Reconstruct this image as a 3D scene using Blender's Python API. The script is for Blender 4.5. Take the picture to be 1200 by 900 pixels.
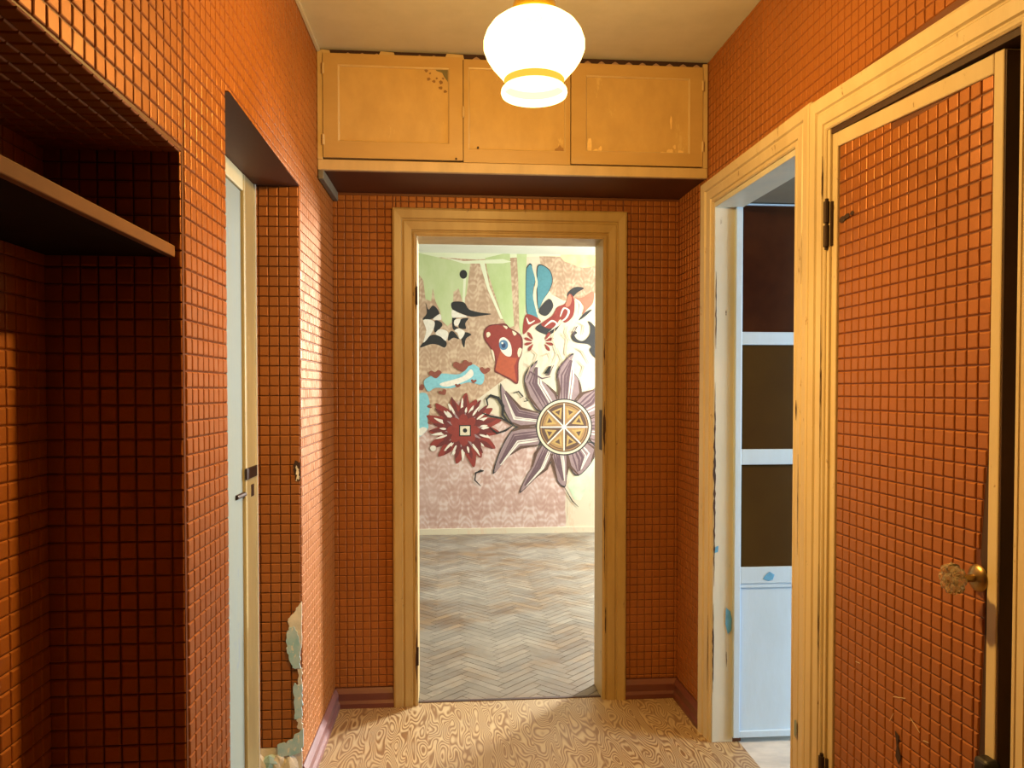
import bpy, bmesh, math, random
from mathutils import Vector, Matrix
from mathutils.geometry import tessellate_polygon

for o in list(bpy.data.objects):
    bpy.data.objects.remove(o, do_unlink=True)
S = bpy.context.scene
COL = S.collection
RND = random.Random(7)

# ------------------------------------------------------------------ camera
cd = bpy.data.cameras.new('camera')
cam = bpy.data.objects.new('camera', cd)
COL.objects.link(cam)
cam.location = (0, 0, 1.39)
YAW, PITCH = math.radians(4.7), math.radians(1.3)
cam.rotation_euler = (math.pi / 2 - PITCH, 0, -YAW)
cd.sensor_width = 36
cd.lens = 27.0
cd.shift_y = 0.02285
cd.clip_start = 0.02
S.camera = cam

# ------------------------------------------------------------------ world, light, exposure
S.view_settings.view_transform = 'Standard'
S.view_settings.look = 'None'
S.view_settings.gamma = 1
S.view_settings.use_curve_mapping = False
S.view_settings.exposure = 0.0
W = bpy.data.worlds.new('world')
S.world = W
W.use_nodes = True
bg = W.node_tree.nodes['Background']
bg.inputs[0].default_value = (0.75, 0.86, 1.0, 1)
bg.inputs[1].default_value = 1.0


def area_light(name, loc, rot, sx, sy, power, color):
    l = bpy.data.lights.new(name, 'AREA')
    l.shape = 'RECTANGLE'
    l.size, l.size_y = sx, sy
    l.energy = power
    l.color = color
    o = bpy.data.objects.new(name, l)
    COL.objects.link(o)
    o.location = loc
    o.rotation_euler = rot
    return o


# daylight standing just outside the two windows (both in right hand walls, facing -x)
area_light('far_window_daylight', (3.42, 6.45, 1.92), (0, math.radians(84), math.radians(38)), 1.2, 0.6, 900, (1.0, 0.97, 0.91))
area_light('kitchen_window_daylight', (3.96, 1.85, 1.5), (0, math.radians(90), 0), 1.4, 1.0, 190, (0.74, 0.87, 1.0))
LAMP_WATT = 168.0
LAMP_COL = (1.0, 0.56, 0.14)


# ------------------------------------------------------------------ helpers
def lin(r, g, b):
    f = lambda c: ((c / 255) / 12.92) if c / 255 <= 0.04045 else (((c / 255) + 0.055) / 1.055) ** 2.4
    return (f(r), f(g), f(b), 1)


def tag(o, label=None, cat=None, group=None, kind=None):
    if label: o['label'] = label
    if cat: o['category'] = cat
    if group: o['group'] = group
    if kind: o['kind'] = kind
    return o


def empty(name, loc=(0, 0, 0), parent=None):
    o = bpy.data.objects.new(name, None)
    o.empty_display_size = 0.05
    COL.objects.link(o)
    o.location = loc
    if parent:
        o.parent = parent
        bpy.context.view_layer.update()
        o.matrix_parent_inverse = world_of(parent).inverted()
    return o


def world_of(o):
    m = o.matrix_basis.copy()
    if o.parent:
        m = world_of(o.parent) @ o.matrix_parent_inverse @ m
    return m


class Frame:
    """a vertical surface: u runs along it, z up, n out of it towards the viewer's room"""
    def __init__(s, o, e, side):
        s.o = Vector((o[0], o[1], 0))
        d = Vector((e[0] - o[0], e[1] - o[1], 0))
        s.len = d.length
        s.u = d.normalized()
        s.n = Vector((-s.u.y, s.u.x, 0)) * side
    def __call__(s, u, z, n=0.0):
        return s.o + s.u * u + s.n * n + Vector((0, 0, z))
    def uy(s, y):
        return (y - s.o.y) / s.u.y
    def ux(s, x):
        return (x - s.o.x) / s.u.x


class MB:
    def __init__(s):
        s.v, s.f, s.smooth = [], [], False
    def quad(s, *p):
        i = len(s.v)
        s.v += [tuple(q) for q in p]
        s.f.append(tuple(range(i, i + len(p))))
        return s
    def hexa(s, p):
        """8 corners: bottom ring 0-3, top ring 4-7"""
        i = len(s.v)
        s.v += [tuple(q) for q in p]
        for f in ((0, 3, 2, 1), (4, 5, 6, 7), (0, 1, 5, 4), (1, 2, 6, 5), (2, 3, 7, 6), (3, 0, 4, 7)):
            s.f.append(tuple(i + k for k in f))
        return s
    def box(s, x0, x1, y0, y1, z0, z1):
        return s.hexa([(x0, y0, z0), (x1, y0, z0), (x1, y1, z0), (x0, y1, z0),
                       (x0, y0, z1), (x1, y0, z1), (x1, y1, z1), (x0, y1, z1)])
    def fbox(s, F, u0, u1, z0, z1, n0, n1):
        return s.hexa([F(u0, z0, n0), F(u1, z0, n0), F(u1, z0, n1), F(u0, z0, n1),
                       F(u0, z1, n0), F(u1, z1, n0), F(u1, z1, n1), F(u0, z1, n1)])
    def lathe(s, c, prof, seg=40, axis=None):
        """prof: (radius, height) along +z (or axis matrix)"""
        M = axis or Matrix.Identity(3)
        c = Vector(c)
        i0 = len(s.v)
        for r, h in prof:
            for k in range(seg):
                a = 2 * math.pi * k / seg
                s.v.append(tuple(c + M @ Vector((r * math.cos(a), r * math.sin(a), h))))
        for j in range(len(prof) - 1):
            for k in range(seg):
                a, b = i0 + j * seg + k, i0 + j * seg + (k + 1) % seg
                s.f.append((a, b, b + seg, a + seg))
        return s
    def tube(s, pts, r, seg=8):
        pts = [Vector(p) for p in pts]
        i0 = len(s.v)
        for j, p in enumerate(pts):
            d = (pts[min(j + 1, len(pts) - 1)] - pts[max(j - 1, 0)]).normalized()
            a = d.orthogonal().normalized()
            b = d.cross(a)
            for k in range(seg):
                t = 2 * math.pi * k / seg
                s.v.append(tuple(p + (a * math.cos(t) + b * math.sin(t)) * r))
        for j in range(len(pts) - 1):
            for k in range(seg):
                a, b = i0 + j * seg + k, i0 + j * seg + (k + 1) % seg
                s.f.append((a, b, b + seg, a + seg))
        s.f.append(tuple(i0 + k for k in reversed(range(seg))))
        s.f.append(tuple(i0 + (len(pts) - 1) * seg + k for k in range(seg)))
        return s
    def ell(s, c, rx, ry, rz, su=10, sv=6, rot=None):
        c = Vector(c)
        i0 = len(s.v)
        R = rot or Matrix.Identity(3)
        for j in range(1, sv):
            t = math.pi * j / sv
            for k in range(su):
                a = 2 * math.pi * k / su
                s.v.append(tuple(c + R @ Vector((rx * math.sin(t) * math.cos(a), ry * math.sin(t) * math.sin(a), rz * math.cos(t)))))
        n = len(s.v)
        s.v.append(tuple(c + R @ Vector((0, 0, rz))))
        s.v.append(tuple(c + R @ Vector((0, 0, -rz))))
        for j in range(sv - 2):
            for k in range(su):
                a, b = i0 + j * su + k, i0 + j * su + (k + 1) % su
                s.f.append((a, a + su, b + su, b))
        for k in range(su):
            s.f.append((n, i0 + k, i0 + (k + 1) % su))
            s.f.append((n + 1, i0 + (sv - 2) * su + (k + 1) % su, i0 + (sv - 2) * su + k))
        return s
    def prism(s, pts, off):
        """flat polygon (3d points) given thickness by the vector off"""
        pts = [Vector(p) for p in pts]
        n = len(pts)
        tri = tessellate_polygon([pts])
        i = len(s.v)
        s.v += [tuple(p) for p in pts] + [tuple(p + off) for p in pts]
        for t in tri:
            s.f.append(tuple(i + k for k in t))
            s.f.append(tuple(i + n + k for k in reversed(t)))
        for k in range(n):
            s.f.append((i + k, i + (k + 1) % n, i + n + (k + 1) % n, i + n + k))
        return s
    def mesh(s, name, m, recalc=True):
        me = bpy.data.meshes.new(name)
        me.from_pydata(s.v, [], s.f)
        if recalc:
            b = bmesh.new()
            b.from_mesh(me)
            bmesh.ops.recalc_face_normals(b, faces=b.faces)
            b.to_mesh(me)
            b.free()
        if m: me.materials.append(m)
        if s.smooth:
            for p in me.polygons: p.use_smooth = True
        me.update()
        return me
    def build(s, name, m, parent=None, bevel=0.0, recalc=True, seg=2):
        o = bpy.data.objects.new(name, s.mesh(name, m, recalc))
        COL.objects.link(o)
        if parent:
            o.parent = parent
            o.matrix_parent_inverse = world_of(parent).inverted()
        if bevel:
            md = o.modifiers.new('bevel', 'BEVEL')
            md.width = bevel
            md.segments = seg
            md.limit_method = 'ANGLE'
        return o


def struct(o, label=None, cat=None):
    o['kind'] = 'structure'
    if label: o['label'] = label
    if cat: o['category'] = cat
    return o


# ------------------------------------------------------------------ materials
def nodes(name):
    m = bpy.data.materials.new(name)
    m.use_nodes = True
    nt = m.node_tree
    return m, nt, nt.nodes['Principled BSDF']


def N(nt, t, **kw):
    n = nt.nodes.new(t)
    for k, v in kw.items(): setattr(n, k, v)
    return n


def ramp(nt, fac, stops):
    r = N(nt, 'ShaderNodeValToRGB')
    e = r.color_ramp.elements
    while len(e) > 1: e.remove(e[-1])
    for i, (p, c) in enumerate(stops):
        x = e[0] if i == 0 else e.new(p)
        x.position = p
        x.color = c
    nt.links.new(fac, r.inputs[0])
    return r.outputs[0]


def noise(nt, scale, detail=4, rough=0.55, vec=None, dist=0.0):
    n = N(nt, 'ShaderNodeTexNoise')
    n.inputs['Scale'].default_value = scale
    n.inputs['Detail'].default_value = detail
    n.inputs['Roughness'].default_value = rough
    n.inputs['Distortion'].default_value = dist
    nt.links.new(vec if vec else pos(nt), n.inputs['Vector'])
    return n.outputs['Fac']


def pos(nt, scale=(1, 1, 1), rot=(0, 0, 0)):
    g = N(nt, 'ShaderNodeNewGeometry')
    mp = N(nt, 'ShaderNodeMapping')
    mp.inputs['Scale'].default_value = scale
    mp.inputs['Rotation'].default_value = rot
    nt.links.new(g.outputs['Position'], mp.inputs['Vector'])
    return mp.outputs[0]


def mixc(nt, fac, a, b):
    n = N(nt, 'ShaderNodeMix', data_type='RGBA')
    for s, v in ((n.inputs[0], fac), (n.inputs[6], a), (n.inputs[7], b)):
        if hasattr(v, 'is_linked'): nt.links.new(v, s)
        else: s.default_value = v
    return n.outputs[2]


def bump(nt, p, h, strength=0.3, dist=0.002):
    b = N(nt, 'ShaderNodeBump')
    b.inputs['Strength'].default_value = strength
    b.inputs['Distance'].default_value = dist
    nt.links.new(h, b.inputs['Height'])
    nt.links.new(b.outputs[0], p.inputs['Normal'])


def paint(name, c, c2=None, rough=0.5, scale=14, worn=None, worn_at=0.66, streak=(1, 1, 0.25), bstr=0.25, wscale=9):
    """enamel paint: two close tones, brushed streaks, optional worn-through colour"""
    m, nt, p = nodes(name)
    f = noise(nt, scale, 5, 0.6, pos(nt, streak))
    c2 = c2 or tuple(x * 0.82 for x in c[:3]) + (1,)
    out = ramp(nt, f, [(0.35, c), (0.68, c2)])
    if worn:
        w = noise(nt, wscale, 8, 0.72, pos(nt, (1.3, 1.3, 0.5)))
        wf = ramp(nt, w, [(worn_at, (0, 0, 0, 1)), (worn_at + 0.03, (1, 1, 1, 1))])
        out = mixc(nt, wf, out, worn)
    nt.links.new(out, p.inputs['Base Color'])
    p.inputs['Roughness'].default_value = rough
    bump(nt, p, noise(nt, 60, 6, 0.6, pos(nt, streak)), bstr, 0.002)
    return m


def plain(name, c, rough=0.6, metal=0.0):
    m, nt, p = nodes(name)
    f = noise(nt, 40, 3)
    nt.links.new(ramp(nt, f, [(0.3, c), (0.75, tuple(x * 0.8 for x in c[:3]) + (1,))]), p.inputs['Base Color'])
    p.inputs['Roughness'].default_value = rough
    p.inputs['Metallic'].default_value = metal
    return m


def vinyl(name, c, rough, dark=0.72, metal=0.0):
    m, nt, p = nodes(name)
    f = noise(nt, 3.0, 4, 0.6)
    out = ramp(nt, f, [(0.3, c), (0.75, tuple(x * dark for x in c[:3]) + (1,))])
    g = noise(nt, 220, 2)
    out = mixc(nt, ramp(nt, g, [(0.35, (0, 0, 0, 1)), (0.8, (0.35, 0.35, 0.35, 1))]), out, tuple(x * 0.6 for x in c[:3]) + (1,))
    nt.links.new(out, p.inputs['Base Color'])
    p.inputs['Roughness'].default_value = rough
    p.inputs['Specular IOR Level'].default_value = 0.5
    p.inputs['Metallic'].default_value = metal
    bump(nt, p, noise(nt, 160, 4, 0.6), 0.12, 0.001)
    return m


M = {}
M['square'] = vinyl('orange_vinyl_square', (0.36, 0.122, 0.022, 1), 0.45, 0.8, 0.30)
M['groove'] = vinyl('orange_vinyl_groove', (0.14, 0.037, 0.007, 1), 0.5)
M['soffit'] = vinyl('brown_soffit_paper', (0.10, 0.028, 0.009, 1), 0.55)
M['ceil'] = paint('ceiling_whitewash', (0.493, 0.475, 0.414, 1), (0.431, 0.414, 0.352, 1), 0.8, 5, streak=(1, 1, 1))
M['cream'] = paint('cream_enamel', (0.585, 0.490, 0.320, 1), (0.520, 0.420, 0.255, 1), 0.42, 12, worn=(0.264, 0.176, 0.079, 1), worn_at=0.63, wscale=16)
M['ochre'] = paint('ochre_enamel', (0.440, 0.308, 0.119, 1), (0.361, 0.238, 0.084, 1), 0.4, 12, worn=(0.176, 0.106, 0.053, 1), worn_at=0.64, wscale=16)
M['cab'] = paint('cabinet_enamel', (0.476, 0.318, 0.122, 1), (0.433, 0.282, 0.105, 1), 0.42, 10, streak=(0.4, 1, 1))
M['cabpanel'] = paint('cabinet_panel_enamel', (0.519, 0.350, 0.134, 1), (0.455, 0.303, 0.112, 1), 0.45, 16, worn=(0.563, 0.404, 0.173, 1), worn_at=0.62, streak=(1, 1, 0.6))
M['cabedge'] = paint('cabinet_edge_enamel', (0.548, 0.404, 0.202, 1), None, 0.45, 12)
M['blue'] = paint('pale_blue_enamel', (0.50, 0.66, 0.84, 1), (0.46, 0.60, 0.74, 1), 0.4, 8, worn=(0.62, 0.60, 0.48, 1), worn_at=0.68)
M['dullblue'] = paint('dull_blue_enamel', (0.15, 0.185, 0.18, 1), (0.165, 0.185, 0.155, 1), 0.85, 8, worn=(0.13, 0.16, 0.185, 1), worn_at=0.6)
M['greyjamb'] = paint('greyish_cream_enamel', (0.60, 0.58, 0.48, 1), (0.50, 0.52, 0.46, 1), 0.45, 10, worn=(0.25, 0.22, 0.17, 1), worn_at=0.66)
M['khaki'] = paint('khaki_enamel', (0.46, 0.39, 0.20, 1), (0.38, 0.32, 0.16, 1), 0.45, 10, worn=(0.60, 0.55, 0.36, 1), worn_at=0.64)
M['maroon'] = paint('maroon_skirting_paint', (0.15, 0.045, 0.03, 1), (0.10, 0.03, 0.025, 1), 0.35, 10, streak=(.3, .3, 1))
M['plum'] = paint('plum_skirting_paint', (0.22, 0.10, 0.10, 1), (0.15, 0.07, 0.075, 1), 0.35, 10, streak=(.3, .3, 1))
M['darkwood'] = paint('dark_bare_wood', (0.055, 0.022, 0.012, 1), (0.03, 0.012, 0.008, 1), 0.7, 14)
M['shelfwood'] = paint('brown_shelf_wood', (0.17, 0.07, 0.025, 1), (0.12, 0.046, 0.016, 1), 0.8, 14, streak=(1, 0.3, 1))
M['shelfboard'] = paint('shaded_shelf_board', (0.016, 0.008, 0.005, 1), None, 0.9, 14)  # near-black: shade under the shelf put into the board colour
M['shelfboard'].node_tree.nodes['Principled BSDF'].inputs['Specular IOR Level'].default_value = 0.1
M['iron'] = plain('rusty_iron', (0.05, 0.03, 0.022, 1), 0.6, 0.6)
M['brass'] = plain('aged_brass', (0.40, 0.28, 0.12, 1), 0.35, 1.0)
M['black'] = plain('black_rubber', (0.008, 0.007, 0.009, 1), 0.5)
M['plaster'] = paint('bare_plaster', (0.74, 0.70, 0.62, 1), (0.50, 0.48, 0.43, 1), 0.9, 22, streak=(1, 1, 1))
M['teal'] = paint('old_teal_wall_paint', (0.26, 0.48, 0.58, 1), (0.44, 0.58, 0.66, 1), 0.6, 26, worn=(0.7, 0.68, 0.6, 1), worn_at=0.57, streak=(1, 1, 1), wscale=45)
M['scorch'] = plain('scorched_paper', (0.035, 0.014, 0.008, 1), 0.8)
M['white'] = paint('off_white_wall_paint', (0.464, 0.472, 0.400, 1), (0.432, 0.440, 0.368, 1), 0.8, 4, streak=(1, 1, 1))
M['kitchenwall'] = paint('kitchen_wall_paint', (0.62, 0.62, 0.56, 1), None, 0.8, 4, streak=(1, 1, 1))
M['kitchenfloor'] = paint('worn_kitchen_floor', (0.62, 0.60, 0.56, 1), (0.40, 0.40, 0.40, 1), 0.6, 10, streak=(0.5, 1, 1))
M['lampcap'] = plain('yellow_lamp_collar', (0.85, 0.55, 0.03, 1), 0.3)


def glass_mat(name, c, alpha=0.25, rough=0.03):
    """thin pane: mostly clear with a tinted gloss"""
    m = bpy.data.materials.new(name)
    m.use_nodes = True
    nt = m.node_tree
    nt.nodes.clear()
    out = N(nt, 'ShaderNodeOutputMaterial')
    t = N(nt, 'ShaderNodeBsdfTransparent')
    t.inputs[0].default_value = c
    g = N(nt, 'ShaderNodeBsdfGlossy')
    g.inputs['Roughness'].default_value = rough
    mx = N(nt, 'ShaderNodeMixShader')
    mx.inputs[0].default_value = alpha
    nt.links.new(t.outputs[0], mx.inputs[1])
    nt.links.new(g.outputs[0], mx.inputs[2])
    nt.links.new(mx.outputs[0], out.inputs[0])
    return m


M['pane'] = glass_mat('window_glass', (0.96, 0.98, 0.97, 1), 0.06)


def brown_pane(name, c, c2):
    m, nt, p = nodes(name)
    f = noise(nt, 3.5, 4, 0.6)
    nt.links.new(ramp(nt, f, [(0.3, c), (0.7, c2)]), p.inputs['Base Color'])
    p.inputs['Roughness'].default_value = 0.22
    p.inputs['Specular IOR Level'].default_value = 0.28
    return m


M['paneA'] = brown_pane('dark_red_brown_glass', (0.050, 0.016, 0.005, 1), (0.022, 0.006, 0.003, 1))
M['paneB'] = brown_pane('olive_brown_glass', (0.060, 0.032, 0.007, 1), (0.048, 0.024, 0.006, 1))


def crystal():
    m, nt, p = nodes('cut_glass')
    p.inputs['Base Color'].default_value = (0.90, 0.84, 0.68, 1)
    p.inputs['Roughness'].default_value = 0.08
    p.inputs['Transmission Weight'].default_value = 0.88
    p.inputs['IOR'].default_value = 1.5
    return m


M['crystal'] = crystal()


def lino():
    """printed wood-figure linoleum: boards 83 mm wide, swirling brown grain lines"""
    m, nt, p = nodes('woodgrain_linoleum')
    g = N(nt, 'ShaderNodeNewGeometry')
    sep = N(nt, 'ShaderNodeSeparateXYZ')
    nt.links.new(g.outputs['Position'], sep.inputs[0])
    mul = N(nt, 'ShaderNodeMath', operation='DIVIDE')
    nt.links.new(sep.outputs[0], mul.inputs[0]); mul.inputs[1].default_value = 0.083
    fl = N(nt, 'ShaderNodeMath', operation='FLOOR'); nt.links.new(mul.outputs[0], fl.inputs[0])
    fr = N(nt, 'ShaderNodeMath', operation='FRACT'); nt.links.new(mul.outputs[0], fr.inputs[0])
    # grain: contour lines of a noise that differs from board to board
    sh = N(nt, 'ShaderNodeMath', operation='MULTIPLY'); nt.links.new(fl.outputs[0], sh.inputs[0]); sh.inputs[1].default_value = 3.71
    cx = N(nt, 'ShaderNodeCombineXYZ')
    a1 = N(nt, 'ShaderNodeMath', operation='MULTIPLY'); nt.links.new(sep.outputs[0], a1.inputs[0]); a1.inputs[1].default_value = 13.0
    a2 = N(nt, 'ShaderNodeMath', operation='MULTIPLY'); nt.links.new(sep.outputs[1], a2.inputs[0]); a2.inputs[1].default_value = 3.4
    nt.links.new(a1.outputs[0], cx.inputs[0]); nt.links.new(a2.outputs[0], cx.inputs[1]); nt.links.new(sh.outputs[0], cx.inputs[2])
    nz = noise(nt, 1.0, 1.2, 0.5, cx.outputs[0], 0.2)
    k = N(nt, 'ShaderNodeMath', operation='MULTIPLY'); nt.links.new(nz, k.inputs[0]); k.inputs[1].default_value = 22.0
    f2 = N(nt, 'ShaderNodeMath', operation='FRACT'); nt.links.new(k.outputs[0], f2.inputs[0])
    base = mixc(nt, ramp(nt, noise(nt, 4, 3), [(0.3, (0, 0, 0, 1)), (0.7, (1, 1, 1, 1))]), (0.50, 0.375, 0.20, 1), (0.45, 0.345, 0.205, 1))
    col = mixc(nt, ramp(nt, f2.outputs[0], [(0.0, (0, 0, 0, 1)), (0.22, (.15, .15, .15, 1)), (0.55, (1, 1, 1, 1)), (0.75, (1, 1, 1, 1)), (0.98, (0, 0, 0, 1))]), base, (0.20, 0.105, 0.042, 1))
    col = mixc(nt, ramp(nt, fr.outputs[0], [(0.0, (.6, .6, .6, 1)), (0.03, (0, 0, 0, 1)), (0.97, (0, 0, 0, 1)), (1.0, (.6, .6, .6, 1))]), col, (0.32, 0.2, 0.1, 1))
    dirt = ramp(nt, noise(nt, 1.7, 5, 0.65), [(0.42, (0, 0, 0, 1)), (0.75, (.55, .55, .55, 1))])
    col = mixc(nt, dirt, col, (0.31, 0.265, 0.205, 1))
    nt.links.new(col, p.inputs['Base Color'])
    p.inputs['Roughness'].default_value = 0.42
    bump(nt, p, noise(nt, 90, 3), 0.12, 0.001)
    return m


M['lino'] = lino()


def parquet():
    m, nt, p = nodes('worn_parquet_oak')
    oi = N(nt, 'ShaderNodeObjectInfo')
    at = N(nt, 'ShaderNodeAttribute', attribute_name='tone')
    ad = N(nt, 'ShaderNodeMath', operation='ADD'); nt.links.new(oi.outputs['Random'], ad.inputs[0]); nt.links.new(at.outputs['Fac'], ad.inputs[1])
    fr = N(nt, 'ShaderNodeMath', operation='FRACT'); nt.links.new(ad.outputs[0], fr.inputs[0])
    wood = ramp(nt, fr.outputs[0], [(0.0, (0.086, 0.050, 0.026, 1)), (0.5, (0.114, 0.068, 0.035, 1)), (1.0, (0.171, 0.106, 0.051, 1))])
    grey = ramp(nt, fr.outputs[0], [(0.0, (0.131, 0.113, 0.091, 1)), (1.0, (0.189, 0.164, 0.131, 1))])
    w = noise(nt, 1.5, 8, 0.68, pos(nt, (0.8, 1.2, 1)))
    col = mixc(nt, ramp(nt, w, [(0.40, (0.023, 0.023, 0.023, 1)), (0.56, (1, 1, 1, 1))]), wood, grey)
    w2 = noise(nt, 7, 6, 0.7)
    col = mixc(nt, ramp(nt, w2, [(0.48, (0, 0, 0, 1)), (0.7, (.75, .75, .75, 1))]), col, (0.098, 0.087, 0.077, 1))
    w3 = noise(nt, 2.6, 6, 0.65, pos(nt, (1, 1, 1), (0, 0, 1)))
    col = mixc(nt, ramp(nt, w3, [(0.55, (0, 0, 0, 1)), (0.72, (.7, .7, .7, 1))]), col, (0.240, 0.211, 0.168, 1))
    nt.links.new(col, p.inputs['Base Color'])
    p.inputs['Roughness'].default_value = 0.55
    bump(nt, p, noise(nt, 60, 4), 0.2, 0.001)
    return m


M['parquet'] = parquet()


def damask(name, c, c2, c3, scale):
    """faded ornamental wallpaper: repeating medallions"""
    m, nt, p = nodes(name)
    g = N(nt, 'ShaderNodeNewGeometry')
    sep = N(nt, 'ShaderNodeSeparateXYZ'); nt.links.new(g.outputs['Position'], sep.inputs[0])
    def op(o, a, b=None):
        n = N(nt, 'ShaderNodeMath', operation=o)
        for i, v in enumerate((a, b)):
            if v is None: continue
            if hasattr(v, 'is_linked'): nt.links.new(v, n.inputs[i])
            else: n.inputs[i].default_value = v
        return n.outputs[0]
    sx = op('SINE', op('MULTIPLY', sep.outputs[0], scale))
    sz = op('SINE', op('MULTIPLY', sep.outputs[2], scale * 0.8))
    s2 = op('SINE', op('ADD', op('MULTIPLY', sep.outputs[2], scale * 2.1), op('MULTIPLY', sx, 2.3)))
    s3 = op('SINE', op('ADD', op('MULTIPLY', op('ABSOLUTE', sx), 4.2), op('MULTIPLY', sz, 2.6)))
    f = op('ADD', op('MULTIPLY', op('MULTIPLY', s2, s3), 0.16), op('MULTIPLY', noise(nt, 14, 6), 0.9))
    col = ramp(nt, f, [(0.28, c), (0.46, c2), (0.62, c3)])
    st = noise(nt, 2.6, 5, 0.6)
    col = mixc(nt, ramp(nt, st, [(0.45, (0, 0, 0, 1)), (0.8, (.45, .45, .45, 1))]), col, c3)
    nt.links.new(col, p.inputs['Base Color'])
    p.inputs['Roughness'].default_value = 0.75
    return m


M['tan'] = damask('tan_ornament_wallpaper', (0.264, 0.166, 0.102, 1), (0.312, 0.205, 0.132, 1), (0.410, 0.303, 0.205, 1), 34)
M['pink'] = damask('pink_damask_wallpaper', (0.312, 0.190, 0.156, 1), (0.371, 0.244, 0.210, 1), (0.449, 0.351, 0.322, 1), 30)
M['plasterwall'] = paint('pale_patched_plaster', (0.464, 0.409, 0.299, 1), (0.449, 0.390, 0.303, 1), 0.8, 5, worn=(0.468, 0.361, 0.264, 1), worn_at=0.55, streak=(1, 1, 1))

# ------------------------------------------------------------------ measures (metres)
CEIL = 2.70
YB = 3.39                      # hall side of the end wall
FL = Frame((-0.50, YB), (-0.5586, -0.61), 1)     # left wall, u from the end wall towards the camera
FR = Frame((1.03, YB), (1.112, -0.61), -1)       # right wall
FB = Frame((-0.50, YB), (1.03, YB), -1)          # end wall
assert FL.n.x > 0 and FR.n.x < 0 and FB.n.y < 0
YN = -1.3                      # wall behind the camera
PITCH_CELL = 0.034


def camera_px(p):
    d = Vector(p) - Vector((0, 0, 1.39))
    c, s = math.cos(YAW), math.sin(YAW)
    x, y0 = d.x * c - d.y * s, d.x * s + d.y * c
    return (600 + 900 * x / y0, 457 - 900 * d.z / y0, y0) if y0 > 0.05 else (9e9, 9e9, 1)


def wall_pieces(F, u0, u1, z0, z1, holes, thick):
    us = sorted({u0, u1, *[h for q in holes for h in q[:2]]})
    zs = sorted({z0, z1, *[h for q in holes for h in q[2:]]})
    us = [u for u in us if u0 <= u <= u1]
    zs = [z for z in zs if z0 <= z <= z1]
    mb = MB()
    for a, b in zip(us, us[1:]):
        runs = []
        for c, d in zip(zs, zs[1:]):
            mu, mz = (a + b) / 2, (c + d) / 2
            if any(h[0] < mu < h[1] and h[2] < mz < h[3] for h in holes): continue
            if runs and abs(runs[-1][1] - c) < 1e-6: runs[-1][1] = d
            else: runs.append([c, d])
        for c, d in runs: mb.fbox(F, a, b, c, d, -thick, 0)
    return mb


def cell_mesh(mb, F, u0, u1, z0, z1, n0, h=0.0032, b=0.0034, tilt=(0, 0)):
    g = 0.0010
    u0 += g; u1 -= g; z0 += g; z1 -= g
    i = len(mb.v)
    for (a, c, d) in ((0, 0, 0), (b * 0.45, 0.75, 0), (b, 1, 1)):
        for (uu, zz, su, sz) in ((u0 + a, z0 + a, -1, -1), (u1 - a, z0 + a, 1, -1), (u1 - a, z1 - a, 1, 1), (u0 + a, z1 - a, -1, 1)):
            mb.v.append(tuple(F(uu, zz, n0 + h * c + d * (tilt[0] * su + tilt[1] * sz))))
    for r in (0, 4):
        for k in range(4):
            a, c = i + r + k, i + r + (k + 1) % 4
            mb.f.append((a, c, c + 4, a + 4))
    mb.f.append((i + 8, i + 9, i + 10, i + 11))
    o = F(0, 0)
    if (F(1, 0) - o).cross(F(0, 1) - o).dot(F(0, 0, 1) - o) < 0:
        mb.f[-9:] = [f[::-1] for f in mb.f[-9:]]


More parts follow.
